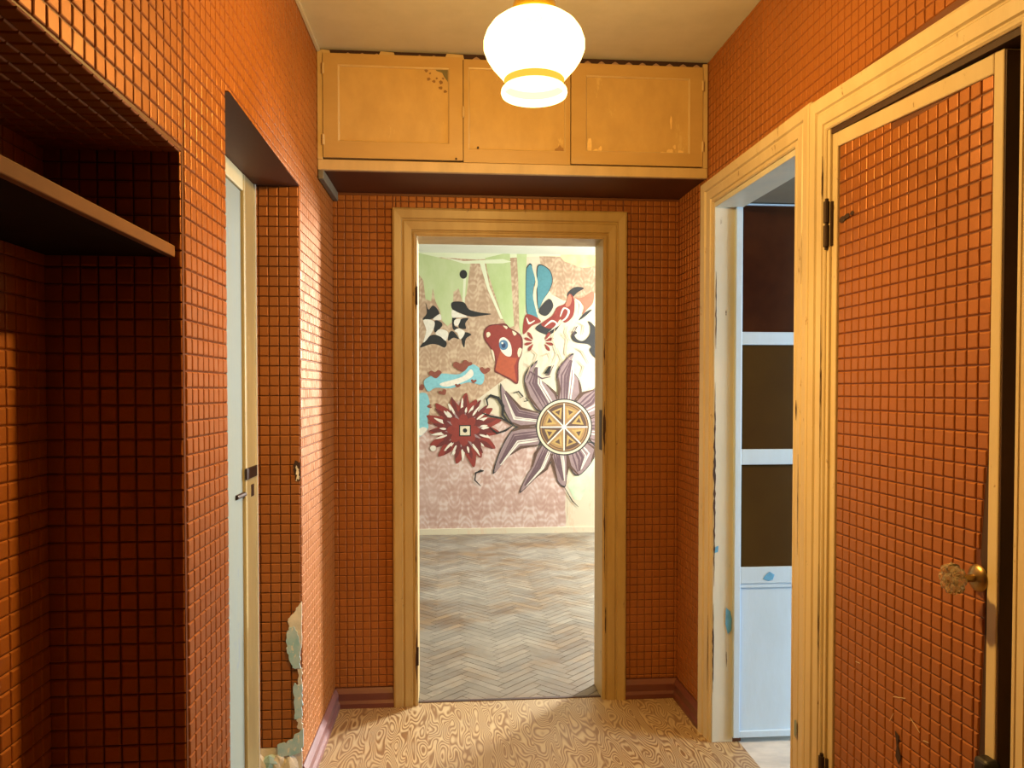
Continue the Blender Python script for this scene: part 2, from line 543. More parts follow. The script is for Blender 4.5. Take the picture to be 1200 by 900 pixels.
def wallpaper(F, regions, parent, single=0, name='wallpaper', n0=0.0, edge=None, seed=1, origin=(0.0, 0.0), vis=None):
    """embossed squares on the surface F; the `single` largest in view are objects of their own"""
    r = random.Random(seed)
    cells = []
    P = PITCH_CELL
    for (u0, u1, z0, z1) in regions:
        i0, i1 = math.floor((u0 - origin[0]) / P), math.ceil((u1 - origin[0]) / P)
        j0, j1 = math.floor((z0 - origin[1]) / P), math.ceil((z1 - origin[1]) / P)
        for j in range(j0, j1):
            zz0, zz1 = max(z0, j * P + origin[1]), min(z1, (j + 1) * P + origin[1])
            if zz1 - zz0 < 0.012: continue
            lim0, lim1 = (edge((zz0 + zz1) / 2) if edge else (u0, u1))
            for i in range(i0, i1):
                a, b = max(u0, lim0, i * P + origin[0]), min(u1, lim1, (i + 1) * P + origin[0])
                if b - a < 0.012: continue
                cells.append((a, b, zz0, zz1))
    rank = []
    for k, (a, b, c, d) in enumerate(cells):
        px, py, dist = camera_px(F((a + b) / 2, (c + d) / 2))
        full = (b - a) > P * 0.98 and (d - c) > P * 0.98
        if full and -5 < px < 1205 and -5 < py < 905 and (vis is None or vis((a + b) / 2, (c + d) / 2)):
            q = [camera_px(F(u, z)) for u, z in ((a, c), (b, c), (b, d), (a, d))]
            ar = abs(sum(q[t][0] * q[(t + 1) % 4][1] - q[(t + 1) % 4][0] * q[t][1] for t in range(4))) / 2
            rank.append((-ar, k))
    rank.sort()
    own = {k for _, k in rank[:single]}
    mb = MB()
    for k, (a, b, c, d) in enumerate(cells):
        if k in own: continue
        cell_mesh(mb, F, a, b, c, d, n0, tilt=(r.gauss(0, 0.0002), r.gauss(0, 0.0002)))
    sheet = mb.build(name, M['square'], parent, recalc=False)
    sheet['kind'] = 'stuff'
    if own:
        variants = []
        O = Frame((0, 0), (F.u.x, F.u.y), 1)
        O.n = F.n
        for v in range(8):
            m2 = MB()
            cell_mesh(m2, O, -P / 2, P / 2, -P / 2, P / 2, 0, tilt=(r.gauss(0, 0.0002), r.gauss(0, 0.0002)))
            variants.append(m2.mesh('wallpaper_square', M['square'], recalc=False))
        inv = world_of(sheet).inverted()
        for k in sorted(own):
            a, b, c, d = cells[k]
            o = bpy.data.objects.new('wallpaper_square', variants[r.randrange(8)])
            COL.objects.link(o)
            o.parent = sheet
            o.matrix_parent_inverse = inv
            o.location = F((a + b) / 2, (c + d) / 2, n0)
    return sheet


PROFILE = [(0, 0), (0, .014), (.04, .018), (.11, .018), (.14, .014), (.18, .014), (.21, .020), (.50, .023), (.54, .019), (.58, .019), (.62, .026),
           (.90, .030), (.97, .028), (1, .022), (1, 0)]



def casing(name, F, u0, u1, z0, za, zb, w, m, wh=None, label=None, mh=None):
    """moulded door casing with mitred head; za / zb: head height at u0 / u1"""
    root = empty(name, F(u0, z0, 0))
    wh = wh or w
    # legs
    for uu, sg, zt in ((u0, -1, za), (u1, 1, zb)):
        mb = MB()
        for (t, n), (t2, n2) in zip(PROFILE, PROFILE[1:]):
            mb.quad(F(uu + sg * t * w, z0, n), F(uu + sg * t2 * w, z0, n2), F(uu + sg * t2 * w, zt + t2 * wh, n2), F(uu + sg * t * w, zt + t * wh, n))
        mb.build('casing_side', m, root)
    mb = MB()
    for (t, n), (t2, n2) in zip(PROFILE, PROFILE[1:]):
        mb.quad(F(u0 - t * w, za + t * wh, n), F(u1 + t * w, zb + t * wh, n), F(u1 + t2 * w, zb + t2 * wh, n2), F(u0 - t2 * w, za + t2 * wh, n2))
    mb.build('casing_head', mh or m, root)
    return struct(root, label, 'door frame')


# ------------------------------------------------------------------ left wall with coat niche and door recess
uR0, uR1 = FL.uy(2.695), FL.uy(1.862)        # recess of the pale blue door
uN0, uN1 = FL.uy(1.578), FL.uy(0.05)         # coat niche
ZR, ZN = 2.09, 1.862
TL = 0.165
u_end = FL.uy(YN)
wl = wall_pieces(FL, 0, u_end, 0, CEIL, [(uR0, uR1, 0, ZR), (uN0, uN1, 0, ZN)], TL).build('wall_left', M['groove'])
struct(wl, 'left wall in embossed orange square wallpaper with a coat niche')
cols_vis = lambda u, z: True
wallpaper(FL, [(0.0, uR0, 0.085, ZR), (uR0, uR1, ZR, CEIL), (0.0, uR0, ZR, CEIL), (uR1, uN0, 0.0, CEIL), (uN0, uN1, ZN, CEIL), (uN1, u_end, 0, CEIL)],
          wl, single=300, seed=3)
# far reveal of the recess (faces the camera)
yF = FL(uR0, 0).y
xF = FL(uR0, 0).x
FV = Frame((xF - 0.155, yF - 0.001), (xF, yF - 0.001), -1)
wallpaper(FV, [(0.0, 0.155, 0.15, ZR - 0.004)], wl, single=230, seed=5, name='reveal_wallpaper', origin=(0.018, 0.01))
# niche: back, far side, near side, top
nd = 0.262
xN = FL(uN0, 0).x
FNB = Frame((xN - nd, FL(uN0, 0).y), (xN - nd - 0.022, FL(uN1, 0).y), 1)
FNS = Frame((xN - nd, FL(uN0, 0).y), (xN, FL(uN0, 0).y), -1)
wn = MB()
y0n, y1n = FL(uN1, 0).y, FL(uN0, 0).y
wn.fbox(FNB, -0.04, FNB.len + 0.04, 0, ZN + 0.04, -0.05, 0)
wn.box(xN - nd, xN - TL, y1n, y1n + 0.04, 0, ZN + 0.04)
wn.box(xN - nd - 0.03, xN - TL - 0.02, y0n - 0.04, y0n, 0, ZN + 0.04)
wn.box(xN - nd - 0.03, xN - TL + 0.02, y0n, y1n, ZN, ZN + 0.04)
wn = struct(wn.build('wall_niche', M['groove']), 'shadowed coat niche lined with orange square wallpaper')
wallpaper(FNB, [(0, FNB.len, 0.0, ZN)], wn, seed=6)
wallpaper(FNS, [(0, nd, 0.0, ZN)], wn, seed=7, name='side_wallpaper')
# soffit of the niche, papered too
FT = Frame((xN - nd, y1n), (xN, y1n), -1)


class Flat:
    """horizontal surface facing down at height z"""
    def __init__(s, x, y, z):
        s.p = Vector((x, y, z))
    def __call__(s, u, v, n=0.0):
        return s.p + Vector((u, -v, -n))


mbs = MB()
fs = Flat(xN - 8 * PITCH_CELL, y1n, ZN)
r5 = random.Random(9)
for i in range(8):
    for j in range(44):
        cell_mesh(mbs, fs, i * PITCH_CELL, (i + 1) * PITCH_CELL, j * PITCH_CELL, (j + 1) * PITCH_CELL, 0)
sf = mbs.build('soffit_wallpaper', M['square'], wn, recalc=False)
sf['kind'] = 'stuff'

# ------------------------------------------------------------------ end wall
XO0, XO1, ZO = -0.140, 0.686, 2.062
TB = 0.16
uo0, uo1 = FB.ux(XO0), FB.ux(XO1)
wb = wall_pieces(FB, -0.30, FB.len + 0.3, 0, CEIL, [(uo0, uo1, 0, ZO)], TB).build('wall_back', M['groove'])
struct(wb, 'end wall in embossed orange wallpaper around the open doorway')
wallpaper(FB, [(0, uo0 - 0.09, 0.085, 2.235), (uo1 + 0.09, FB.len, 0.085, 2.235), (uo0 - 0.09, uo1 + 0.09, ZO + 0.11, 2.235)], wb, single=300, seed=11, origin=(0.02, 0),
          vis=lambda u, z: z < 2.17)

# ------------------------------------------------------------------ right wall
uk0, uk1, zk = FR.uy(2.925), FR.uy(2.245), 2.118
uc0, uc1 = FR.uy(2.062), FR.uy(1.352)
zc0, zc1 = 2.108, 2.066
TR = 0.11
uE = FR.uy(YN)
wr = wall_pieces(FR, 0, uE, 0, CEIL, [(uk0, uk1, 0, zk), (uc0, uc1, 0, zc1)], TR).build('wall_right', M['groove'])
struct(wr, 'right wall in embossed orange wallpaper over two doorways')
wallpaper(FR, [(0, uk0 - 0.1, 0.085, CEIL), (uk0 - 0.1, uc1 + 0.09, 2.20, CEIL), (uc1 + 0.085, uE, 0, CEIL)], wr, single=300, seed=13,
          vis=lambda u, z: z > 2.2)
# deep lintel of the kitchen passage
lint = MB().fbox(FR, uk0 - 0.06, uk1 + 0.02, zk, zk + 0.28, -0.62, -TR).build('kitchen_lintel', paint('dull_lintel_paint', (0.19, 0.16, 0.115, 1), None, 0.8, 5, streak=(1, 1, 1)), wr)

# ------------------------------------------------------------------ hall floor, ceiling, near wall
fl = MB().box(-0.95, 1.14, YN, YB + 0.02, -0.05, 0.0).build('floor', M['lino'])
struct(fl, 'hall floor of yellow woodgrain linoleum')
MB().box(XO0, XO1, YB + 0.012, YB + 0.03, -0.04, 0.003).build('threshold', M['darkwood'], fl)
ce = MB().box(-0.95, 1.25, YN - 0.1, YB, CEIL, CEIL + 0.06).build('ceiling', M['ceil'])
struct(ce, 'dull whitewashed hall ceiling')
wnr = MB().box(-0.95, 1.25, YN - 0.1, YN, 0, CEIL).build('wall_near', M['soffit'])
struct(wnr, 'hall wall behind the viewpoint')
# thin pale cornice on the left
MB().fbox(FL, 0.36, u_end, CEIL - 0.014, CEIL - 0.001, 0.004, 0.014).build('trim_1', M['ceil'])
struct(bpy.data.objects['trim_1'], 'thin whitewashed ceiling edge strip over the left wall')


# skirtings
SK = [(0, 0), (0.026, 0), (0.026, 0.02), (0.018, 0.032), (0.018, 0.062), (0.010, 0.074), (0.004, 0.082), (0, 0.082)]


def skirting(name, F, a, b, m, label):
    mb = MB()
    for (n, z), (n2, z2) in zip(SK, SK[1:]):
        mb.quad(F(a, z, n), F(b, z, n), F(b, z2, n2), F(a, z2, n2))
    for e in (a, b):
        mb.quad(*[F(e, z, n) for n, z in SK])
    return struct(mb.build(name, m), label)


skirting('baseboard_left', FL, 0.0, uR0, M['plum'], 'plum painted skirting on the left wall')
skirting('baseboard_back', FB, 0.0, uo0 - 0.1, M['maroon'], 'maroon skirting left of the doorway')
skirting('baseboard_back_right', FB, uo1 + 0.1, FB.len, M['maroon'], 'maroon skirting right of the doorway')
skirting('baseboard_right', FR, 0.0, uk0 - 0.118, M['maroon'], 'short maroon skirting beside the kitchen doorway')

# ------------------------------------------------------------------ door casings
t1 = casing('trim_2', FB, uo0, uo1, 0, ZO, ZO, 0.104, M['ochre'], wh=0.118, label='ochre moulded casing around the end doorway')
lining = MB()
lining.box(XO0 - 0.02, XO0 + 0.003, YB - 0.014, YB + TB + 0.01, 0, ZO)
lining.box(XO1 - 0.003, XO1 + 0.02, YB - 0.014, YB + TB + 0.01, 0, ZO)
lining.box(XO0 - 0.02, XO1 + 0.02, YB - 0.014, YB + TB + 0.01, ZO - 0.003, ZO + 0.02)
lining.build('jamb_lining', M['ochre'], t1)
MB().box(XO1 - 0.006, XO1 - 0.002, YB + 0.0, YB + 0.05, 1.12, 1.30).build('strike_plate', M['iron'], t1, bevel=0.001)
for zz in (1.80, 0.22):
    mb = MB().box(XO0 - 0.006, XO0 + 0.006, YB - 0.018, YB - 0.006, zz - 0.035, zz + 0.035)
    mb.tube([(XO0 + 0.002, YB - 0.018, zz - 0.04), (XO0 + 0.002, YB - 0.018, zz + 0.04)], 0.0045)
    mb.build('hinge', M['iron'], t1)
t2 = casing('trim_3', FR, uk0, uk1, 0, zk, zk, 0.112, M['cream'], wh=0.094, label='cream moulded casing around the kitchen doorway')
jl = MB().fbox(FR, uk0 - 0.025, uk0 + 0.003, 0, zk, -0.075, 0.010).build('jamb_lining', M['greyjamb'], t2, bevel=0.002)
MB().fbox(FR, uk1 - 0.003, uk1 + 0.025, 0, zk, -TR - 0.002, 0.010).build('jamb_lining', M['greyjamb'], t2, bevel=0.002)
MB().fbox(FR, uk0, uk1, zk - 0.02, zk, -0.1, 0.010).build('head_lining', M['greyjamb'], t2, bevel=0.002)
t3 = casing('trim_4', FR, uc0, uc1, 0, zc0, zc1, 0.072, M['cream'], wh=0.098, label='cream moulded casing around the closet doorway')
MB().fbox(FR, uc0, uc0 + 0.014, 0, zc0, -TR, 0.012).build('jamb_lining', M['cream'], t3, bevel=0.002)
MB().fbox(FR, uc1 - 0.008, uc1 + 0.01, 0, zc1, -TR, 0.012).build('jamb_lining', M['cream'], t3, bevel=0.002)
hl = MB()
hl.hexa([FR(uc0, zc0 - 0.014, -TR), FR(uc1, zc1 - 0.014, -TR), FR(uc1, zc1 - 0.014, 0.008), FR(uc0, zc0 - 0.014, 0.008),
         FR(uc0, zc0 + 0.002, -TR), FR(uc1, zc1 + 0.002, -TR), FR(uc1, zc1 + 0.002, 0.008), FR(uc0, zc0 + 0.002, 0.008)])
hl.build('head_lining', M['darkwood'], t3)

def loss(F, u, z0, z1, w, n, parent, m, seed):
    r_ = random.Random(seed)
    k = max(5, int((z1 - z0) / 0.018))
    a = [(u + w * (0.1 + 0.35 * r_.random()) * math.sin(math.pi * (t + .4) / (k + .8)), z0 + (z1 - z0) * t / k) for t in range(k + 1)]
    b = [(u - w * (0.1 + 0.55 * r_.random()) * math.sin(math.pi * (t + .4) / (k + .8)), z0 + (z1 - z0) * t / k) for t in range(k + 1)]
    MB().prism([F(p, q, n) for p, q in a + b[::-1]], F.n * 0.0006).build('paint_loss', m, parent)


FJ = Frame(FR(uk0 + 0.0032, 0, 0.012)[:2], FR(uk0 + 0.0032, 0, -0.08)[:2], 1)      # face of the far kitchen jamb
if FJ.n.y > 0: FJ.n = -FJ.n
for k, (u, a, b, w) in enumerate(((.008, .62, 1.42, .012), (.006, .2, .55, .008), (.010, 1.55, 1.85, .006), (.05, 1.68, 1.70, .006), (.06, .3, .36, .005))):
    loss(FJ, u, a, b, w, 0.0002, t2, M['scorch'] if k % 2 else M['darkwood'], 40 + k)
for k, (u, a, b, w) in enumerate(((uo1 + .004, 1.10, 1.34, .016), (uo1 + .006, .55, .95, .007), (uo1 + .004, 1.5, 1.62, .006), (uo0 - .003, .10, .34, .010), (uo0 - .002, 1.74, 1.86, .007), (uo0 - .004, .5, .8, .005), (uo1 + .012, .3, .42, .008))):
    loss(FB, u, a, b, w, 0.0185, t1, M['darkwood'], 60 + k)
for k, (u, a, b, w) in enumerate(((uk1 + .034, 1.30, 1.36, .005), (uk1 + .06, 1.70, 1.85, .003), (uc0 - .012, 1.92, 2.04, .007), (uc0 - .012, 1.2, 1.6, .004), (uc0 - .012, .6, .9, .005), (uk0 - .02, .2, .5, .004), (uk1 + .05, .9, 1.2, .003))):
    loss(FR, u, a, b, w, 0.0235 if u > uk1 + .02 and u < uk1 + .1 else 0.0205, t2 if u < uk1 + .11 else t3, M['darkwood'], 80 + k)

# ------------------------------------------------------------------ overhead storage cabinet above the end doorway
YC = 3.02
cx0, cx1 = FL(FL.uy(YC), 0).x, FR(FR.uy(YC), 0).x
cab = empty('overhead_cabinet', ((cx0 + cx1) / 2, YC, 2.235))
tag(cab, 'ochre painted overhead storage cabinet with three doors above the end doorway', 'cabinet')
zb, zt = 2.237, 2.690
g = 0.004
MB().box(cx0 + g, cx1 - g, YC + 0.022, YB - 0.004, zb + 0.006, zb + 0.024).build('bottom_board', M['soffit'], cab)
MB().box(cx0 + g, cx1 - g, YC + 0.022, YC + 0.03, zb + 0.024, CEIL - 0.002).build('inner_board', M['scorch'], cab)
MB().box(cx0 + g, cx1 - g, YC, YC + 0.022, zb, zb + 0.040).build('bottom_rail', M['cabedge'], cab, bevel=0.003)
MB().box(cx0 + g, cx0 + 0.024, YC + 0.001, YC + 0.022, zb + 0.040, zt).build('side_stile', M['cabedge'], cab, bevel=0.002)
MB().box(cx1 - 0.024, cx1 - g, YC + 0.001, YC + 0.022, zb + 0.040, zt).build('side_stile', M['cabedge'], cab, bevel=0.002)


def cab_door(x0, x1, z0, z1, fr, y, drop=0.0):
    d = MB()
    f0, f1, f2, f3 = fr               # frame widths: left, right, bottom, top
    X0, X1, Z0, Z1 = x0 + f0, x1 - f1, z0 + f2, z1 - f3
    d.box(x0, X0, y, y + 0.02, z0, z1); d.box(X1, x1, y, y + 0.02, z0, z1)
    d.box(X0, X1, y, y + 0.02, z0, Z0); d.box(X0, X1, y, y + 0.02, Z1, z1)
    o = d.build('cabinet_door', M['cab'], cab)
    MB().box(X0, X1, y + 0.009, y + 0.016, Z0, Z1).build('panel', M['cabpanel'], o)
    b = MB()                          # quarter-round bead round the panel
    w = 0.007
    for (a, c) in (((X0, Z0), (X1, Z0)), ((X1, Z0), (X1, Z1)), ((X1, Z1), (X0, Z1)), ((X0, Z1), (X0, Z0))):
        b.tube([(a[0], y + 0.008, a[1]), (c[0], y + 0.008, c[1])], w * 0.8, 8)
    b.build('panel_bead', M['cabedge'], o)
    return o


dA = cab_door(cx0 + 0.027, 0.0565, zb + 0.046, 2.680, (0.056, 0.052, 0.062, 0.042), YC - 0.004)
dB = cab_door(0.0595, 0.479, zb + 0.041, 2.676, (0.018, 0.018, 0.05, 0.03), YC + 0.002)
dC = cab_door(0.482, cx1 - 0.026, zb + 0.044, 2.674, (0.058, 0.052, 0.05, 0.045), YC - 0.004)
for o, xs, zz in ((dA, cx0 + 0.027, (2.62, 2.35)), (dC, cx1 - 0.026, (2.60, 2.36)), (dA, 0.057, (2.47,))):
    for z in zz:
        MB().tube([(xs, YC - 0.005, z - 0.02), (xs, YC - 0.005, z + 0.02)], 0.005).build('hinge' if len(zz) > 1 else 'catch', M['cabedge'], o)
MB().tube([(0.115, YC + 0.004, 2.335), (0.115, YC - 0.006, 2.335)], 0.004).build('nail', M['iron'], dB)
MB().tube([(0.03, YC - 0.002, 2.288), (0.03, YC - 0.010, 2.288)], 0.004).build('nail', M['iron'], dA)
# chipped paint in the corner of the left door, worn blots on the others
chip = MB()
Y = YC + 0.0048
def blob(mb, x, z, rx, rz, y, seed, n=11, d=-0.0008):
    rr = random.Random(seed)
    mb.prism([(x + rx * (0.55 + 0.6 * rr.random()) * math.cos(2 * math.pi * k / n), y, z + rz * (0.55 + 0.6 * rr.random()) * math.sin(2 * math.pi * k / n)) for k in range(n)], Vector((0, d, 0)))
chip.prism([(-0.052, Y, 2.637), (-0.002, Y, 2.637), (-0.002, Y, 2.588), (-0.016, Y, 2.606), (-0.024, Y, 2.622), (-0.045, Y, 2.628)], Vector((0, -0.001, 0)))
chip.build('paint_chip', plain('green_grey_undercoat', (0.16, 0.14, 0.07, 1), 0.7), dA)
chip = MB()
for k, (x, z, r_) in enumerate(((-0.085, 2.628, .012), (-0.07, 2.618, .008), (-0.075, 2.596, .014), (-0.055, 2.588, .012), (-0.028, 2.585, .016), (-0.03, 2.563, .013), (-0.012, 2.55, .012), (-0.045, 2.60, .009), (-0.02, 2.60, .010))):
    blob(chip, x, z, r_ * 0.62, r_ * 0.5, Y, k)
chip.build('paint_chip', plain('brown_undercoat', (0.24, 0.13, 0.05, 1), 0.7), dA)
for dd, x, z, rx, rz, sd in ((dB, .44, 2.335, .02, .022, 3), (dB, .21, 2.318, .02, .008, 4)):
    c_ = MB(); blob(c_, x, z, rx, rz, YC + 0.0145 - 0.004, sd); c_.build('paint_chip', plain('brown_scuff', (0.34, 0.19, 0.07, 1), 0.7), dd)
for x, z, rx, rz, sd in ((.556, 2.35, .010, .04, 5), (.585, 2.334, .018, .010, 6), (.60, 2.345, .008, .012, 16), (.85, 2.332, .026, .009, 7), (.88, 2.34, .014, .014, 17), (.925, 2.335, .016, .016, 8), (.90, 2.36, .007, .010, 18), (.885, 2.46, .005, .030, 9)):
    c_ = MB(); blob(c_, x, z, rx, rz, Y, sd, 13, -0.0005); c_.build('paint_chip', plain('pale_wear', (0.78, 0.56, 0.24, 1), 0.6), dC)
# gap under the ceiling: dark paper border with pale scallops and loose flaps
gy = YC + 0.012
MB().box(cx0 + 0.03, cx1 - 0.004, gy, gy + 0.006, 2.681, CEIL - 0.001).build('gap_border', plain('dark_border_paper', (0.035, 0.012, 0.010, 1), 0.8), cab)
sc = plain('pale_border_paper', (0.34, 0.22, 0.16, 1), 0.8)
for k in range(27):
    x = cx0 + 0.12 + k * 0.055
    if -0.20 < x < -0.13 or 0.02 < x < 0.09: continue
    MB().prism([(x - 0.017, gy - 0.001, 2.679), (x - 0.008, gy - 0.001, 2.686), (x, gy - 0.001, 2.690), (x + 0.008, gy - 0.001, 2.686), (x + 0.017, gy - 0.001, 2.679)], Vector((0, -0.001, 0))).build('border_scallop', sc, cab)
for x0, x1 in ((cx0 + 0.008, cx0 + 0.055), (-0.27, -0.205), (-0.015, 0.062)):
    MB().prism([(x0, gy - 0.006, 2.676), (x1, gy - 0.006, 2.676), (x1 - 0.004, gy - 0.006, 2.694), (x0 + 0.01, gy - 0.006, 2.697)], Vector((0, 0.003, 0))).build('loose_flap', M['cabedge'], cab)
# grey batten carrying the cabinet at the left
MB().fbox(FL, 0.01, FL.uy(YC) - 0.006, zb - 0.034, zb + 0.004, 0.005, 0.026).build('support_batten', plain('grey_batten', (0.16, 0.14, 0.10, 1), 0.7), cab, bevel=0.003)

# ------------------------------------------------------------------ ceiling lamp
LX, LY, LZ = 0.211, 1.90, 2.346              # hangs on a short rod; LZ = top of the collar
lamp = empty('ceiling_lamp', (LX, LY, CEIL))
tag(lamp, 'glowing white milk-glass pendant lamp with flared bottom rim under the ceiling', 'lamp')
prof = [(0.054, -0.036), (0.0690, -0.040), (0.0870, -0.049), (0.1050, -0.063), (0.1175, -0.081), (0.1245, -0.101), (0.1244, -0.1185), (0.1167, -0.1384),
        (0.1050, -0.1565), (0.0905, -0.1728), (0.0787, -0.1864), (0.0746, -0.1936)]


def milk(name, strength, col, body=0.5, top=None):
    """glowing opal glass; denser towards the collar"""
    m = bpy.data.materials.new(name)
    m.use_nodes = True
    nt = m.node_tree
    nt.nodes.clear()
    out = N(nt, 'ShaderNodeOutputMaterial')
    e = N(nt, 'ShaderNodeEmission')
    e.inputs[0].default_value = col
    e.inputs[1].default_value = strength
    t = N(nt, 'ShaderNodeBsdfTransparent')
    mx = N(nt, 'ShaderNodeMixShader')
    g = N(nt, 'ShaderNodeNewGeometry')
    sp = N(nt, 'ShaderNodeSeparateXYZ'); nt.links.new(g.outputs['Position'], sp.inputs[0])
    mr = N(nt, 'ShaderNodeMapRange')
    nt.links.new(sp.outputs[2], mr.inputs['Value'])
    mr.inputs['From Min'].default_value = LZ - 0.12; mr.inputs['From Max'].default_value = LZ - 0.04
    mr.inputs['To Min'].default_value = body; mr.inputs['To Max'].default_value = top or body
    nt.links.new(mr.outputs[0], mx.inputs[0])
    nt.links.new(t.outputs[0], mx.inputs[1]); nt.links.new(e.outputs[0], mx.inputs[2])
    nt.links.new(mx.outputs[0], out.inputs[0])
    return m


mk = milk('glowing_milk_glass', 6.0, (1.0, 0.64, 0.24, 1), 0.67, 0.85)
mk2 = milk('glowing_milk_glass_band', 0.95, (1.0, 0.62, 0.04, 1), 0.97)
mk3 = milk('glowing_bottom_glass', 28.0, (1.0, 0.64, 0.24, 1), 0.1)
sh = MB(); sh.smooth = True
sh.lathe((LX, LY, LZ), prof, 48)
sh.build('shade', mk, lamp)
rm = MB(); rm.smooth = True
rm.lathe((LX, LY, LZ), [(0.0746, -0.1936), (0.0715, -0.2009), (0.0724, -0.2072), (0.0760, -0.2117)], 48)
rm.build('neck_band', mk2, lamp)
rm = MB(); rm.smooth = True
rm.lathe((LX, LY, LZ), [(0.0760, -0.2117), (0.0805, -0.2171), (0.0819, -0.2244), (0.0796, -0.2307), (0.0760, -0.2316)], 48)
rm.build('rim', mk, lamp)
bt = MB(); bt.smooth = True
bt.lathe((LX, LY, LZ), [(0.0760, -0.2316), (0.0452, -0.2321), (0.0005, -0.2321)], 48)
bt.build('bottom_glass', mk3, lamp)
cp = MB(); cp.smooth = True
cp.lathe((LX, LY, LZ), [(0.008, 0.012), (0.026, 0.011), (0.042, 0.004), (0.052, -0.008), (0.056, -0.024), (0.056, -0.038), (0.02, -0.040)], 40)
cp.build('collar', M['lampcap'], lamp)
MB().tube([(LX, LY, LZ), (LX, LY, CEIL - 0.03)], 0.008, 12).build('rod', M['brass'], lamp)
cp = MB(); cp.smooth = True
cp.lathe((LX, LY, CEIL), [(0.010, -0.05), (0.030, -0.044), (0.046, -0.020), (0.050, -0.001)], 32)
cp.build('ceiling_rose', M['brass'], lamp)
bl = bpy.data.lights.new('lamp_bulb', 'POINT')
bl.energy = LAMP_WATT
bl.color = LAMP_COL
bl.shadow_soft_size = 0.04
bo = bpy.data.objects.new('lamp_bulb', bl)
COL.objects.link(bo)
bo.location = (LX, LY, LZ - 0.172)
bo.parent = lamp
bo.matrix_parent_inverse = world_of(lamp).inverted()

# ------------------------------------------------------------------ coat shelf in the niche
shelf = empty('coat_shelf', (xN - 0.1, (y0n + y1n) / 2, 1.652))
MB().box(xN - nd + 0.004, xN - 0.026, y0n + 0.004, y1n - 0.003, 1.653, 1.674).build('board', M['shelfboard'], shelf, bevel=0.001)  # board coloured as its own shade, front edge left brown
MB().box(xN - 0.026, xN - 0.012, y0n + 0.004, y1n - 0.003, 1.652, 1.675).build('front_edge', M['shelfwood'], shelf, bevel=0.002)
tag(shelf, 'brown-edged wooden hat shelf, its board darkened to stand for shade, inside the dark coat niche', 'shelf')

# ------------------------------------------------------------------ pale blue door in the left recess
xD = xF - 0.158
d3 = empty('door_3', (xD, (yF + FL(uR1, 0).y) / 2, 0))
struct(d3, 'pale blue door in a khaki frame, deep in the left recess', 'door')
yD0, yD1 = FL(uR1, 0).y, yF
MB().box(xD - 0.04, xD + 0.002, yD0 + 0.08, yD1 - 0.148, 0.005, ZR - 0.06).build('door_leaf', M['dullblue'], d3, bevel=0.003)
MB().box(xD - 0.06, xD + 0.012, yD1 - 0.146, yD1 - 0.010, 0.0, ZR - 0.004).build('jamb', M['khaki'], d3, bevel=0.003)
MB().box(xD + 0.004, xD + 0.018, yD1 - 0.022, yD1 - 0.010, 0.0, ZR - 0.004).build('jamb_bead', M['greyjamb'], d3, bevel=0.002)
MB().box(xD - 0.06, xD + 0.012, yD0 + 0.003, yD0 + 0.078, 0.0, ZR - 0.004).build('jamb', M['khaki'], d3, bevel=0.003)
MB().box(xD - 0.06, xD + 0.010, yD0 + 0.078, yD1 - 0.146, ZR - 0.06, ZR - 0.004).build('head_jamb', M['khaki'], d3, bevel=0.003)
MB().box(xD + 0.010, xD + 0.017, yD1 - 0.150, yD1 - 0.008, 1.098, 1.135).build('latch_keeper', M['iron'], d3, bevel=0.002)
MB().box(xD + 0.010, xD + 0.0135, yD1 - 0.085, yD1 - 0.050, 1.035, 1.075).build('keyhole', M['scorch'], d3, bevel=0.001)
MB().tube([(xD + 0.004, yD1 - 0.235, 1.052), (xD + 0.008, yD1 - 0.150, 1.052)], 0.008).build('bolt', M['iron'], d3)
# wall mass behind the recess so that no light leaks
bk = MB().box(xD - 0.10, xD - 0.061, yD0 - 0.1, yD1 + 0.1, 0, ZR + 0.1).build('recess_backing', M['kitchenwall'], wl)
# soffit of the recess
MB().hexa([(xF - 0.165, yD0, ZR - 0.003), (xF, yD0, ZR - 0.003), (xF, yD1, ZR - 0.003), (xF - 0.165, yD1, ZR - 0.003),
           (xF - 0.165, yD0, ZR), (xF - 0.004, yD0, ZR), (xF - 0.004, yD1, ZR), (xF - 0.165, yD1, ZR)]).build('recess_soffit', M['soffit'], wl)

# ------------------------------------------------------------------ torn corner of the recess: teal paint, plaster, scorch
def patch(pts, m, name, lift=0.006, th=0.004):
    """pts in (u, z) on the reveal face, lying just over the wallpaper"""
    q, n = [], len(pts)
    for k in range(n):
        (a, b), (c, d) = pts[k], pts[(k + 1) % n]
        for t in (0, .2, .4, .6, .8):
            q.append((a + (c - a) * t + RND.gauss(0, .0018), b + (d - b) * t + RND.gauss(0, .0022)))
    MB().prism([FV(min(u, E_ + .004), z, lift) for u, z in q], FV.n * th).build(name, m, wl)


E_ = 0.157
patch([(E_ - .045, .60), (E_ - .02, .63), (E_, .66), (E_, .50), (E_ - .01, .48), (E_ - .03, .52), (E_ - .042, .55)], M['plaster'], 'plaster_patch', 0.005)
patch([(E_ - .05, .56), (E_ - .03, .575), (E_ - .012, .55), (E_ - .004, .50), (E_ - .006, .43), (E_ - .03, .43), (E_ - .044, .46), (E_ - .052, .50)], M['teal'], 'paint_patch', 0.0075)
patch([(E_ - .016, .43), (E_, .43), (E_, .37), (E_ - .014, .37)], M['plaster'], 'plaster_patch', 0.0055)
patch([(E_ - .026, .375), (E_ - .002, .372), (E_ + .002, .30), (E_ - .002, .255), (E_ - .022, .252), (E_ - .028, .31)], M['teal'], 'paint_patch', 0.0068)
patch([(E_ - .016, .255), (E_ + .001, .255), (E_ + .001, .215), (E_ - .014, .218)], M['plaster'], 'plaster_patch', 0.0055)
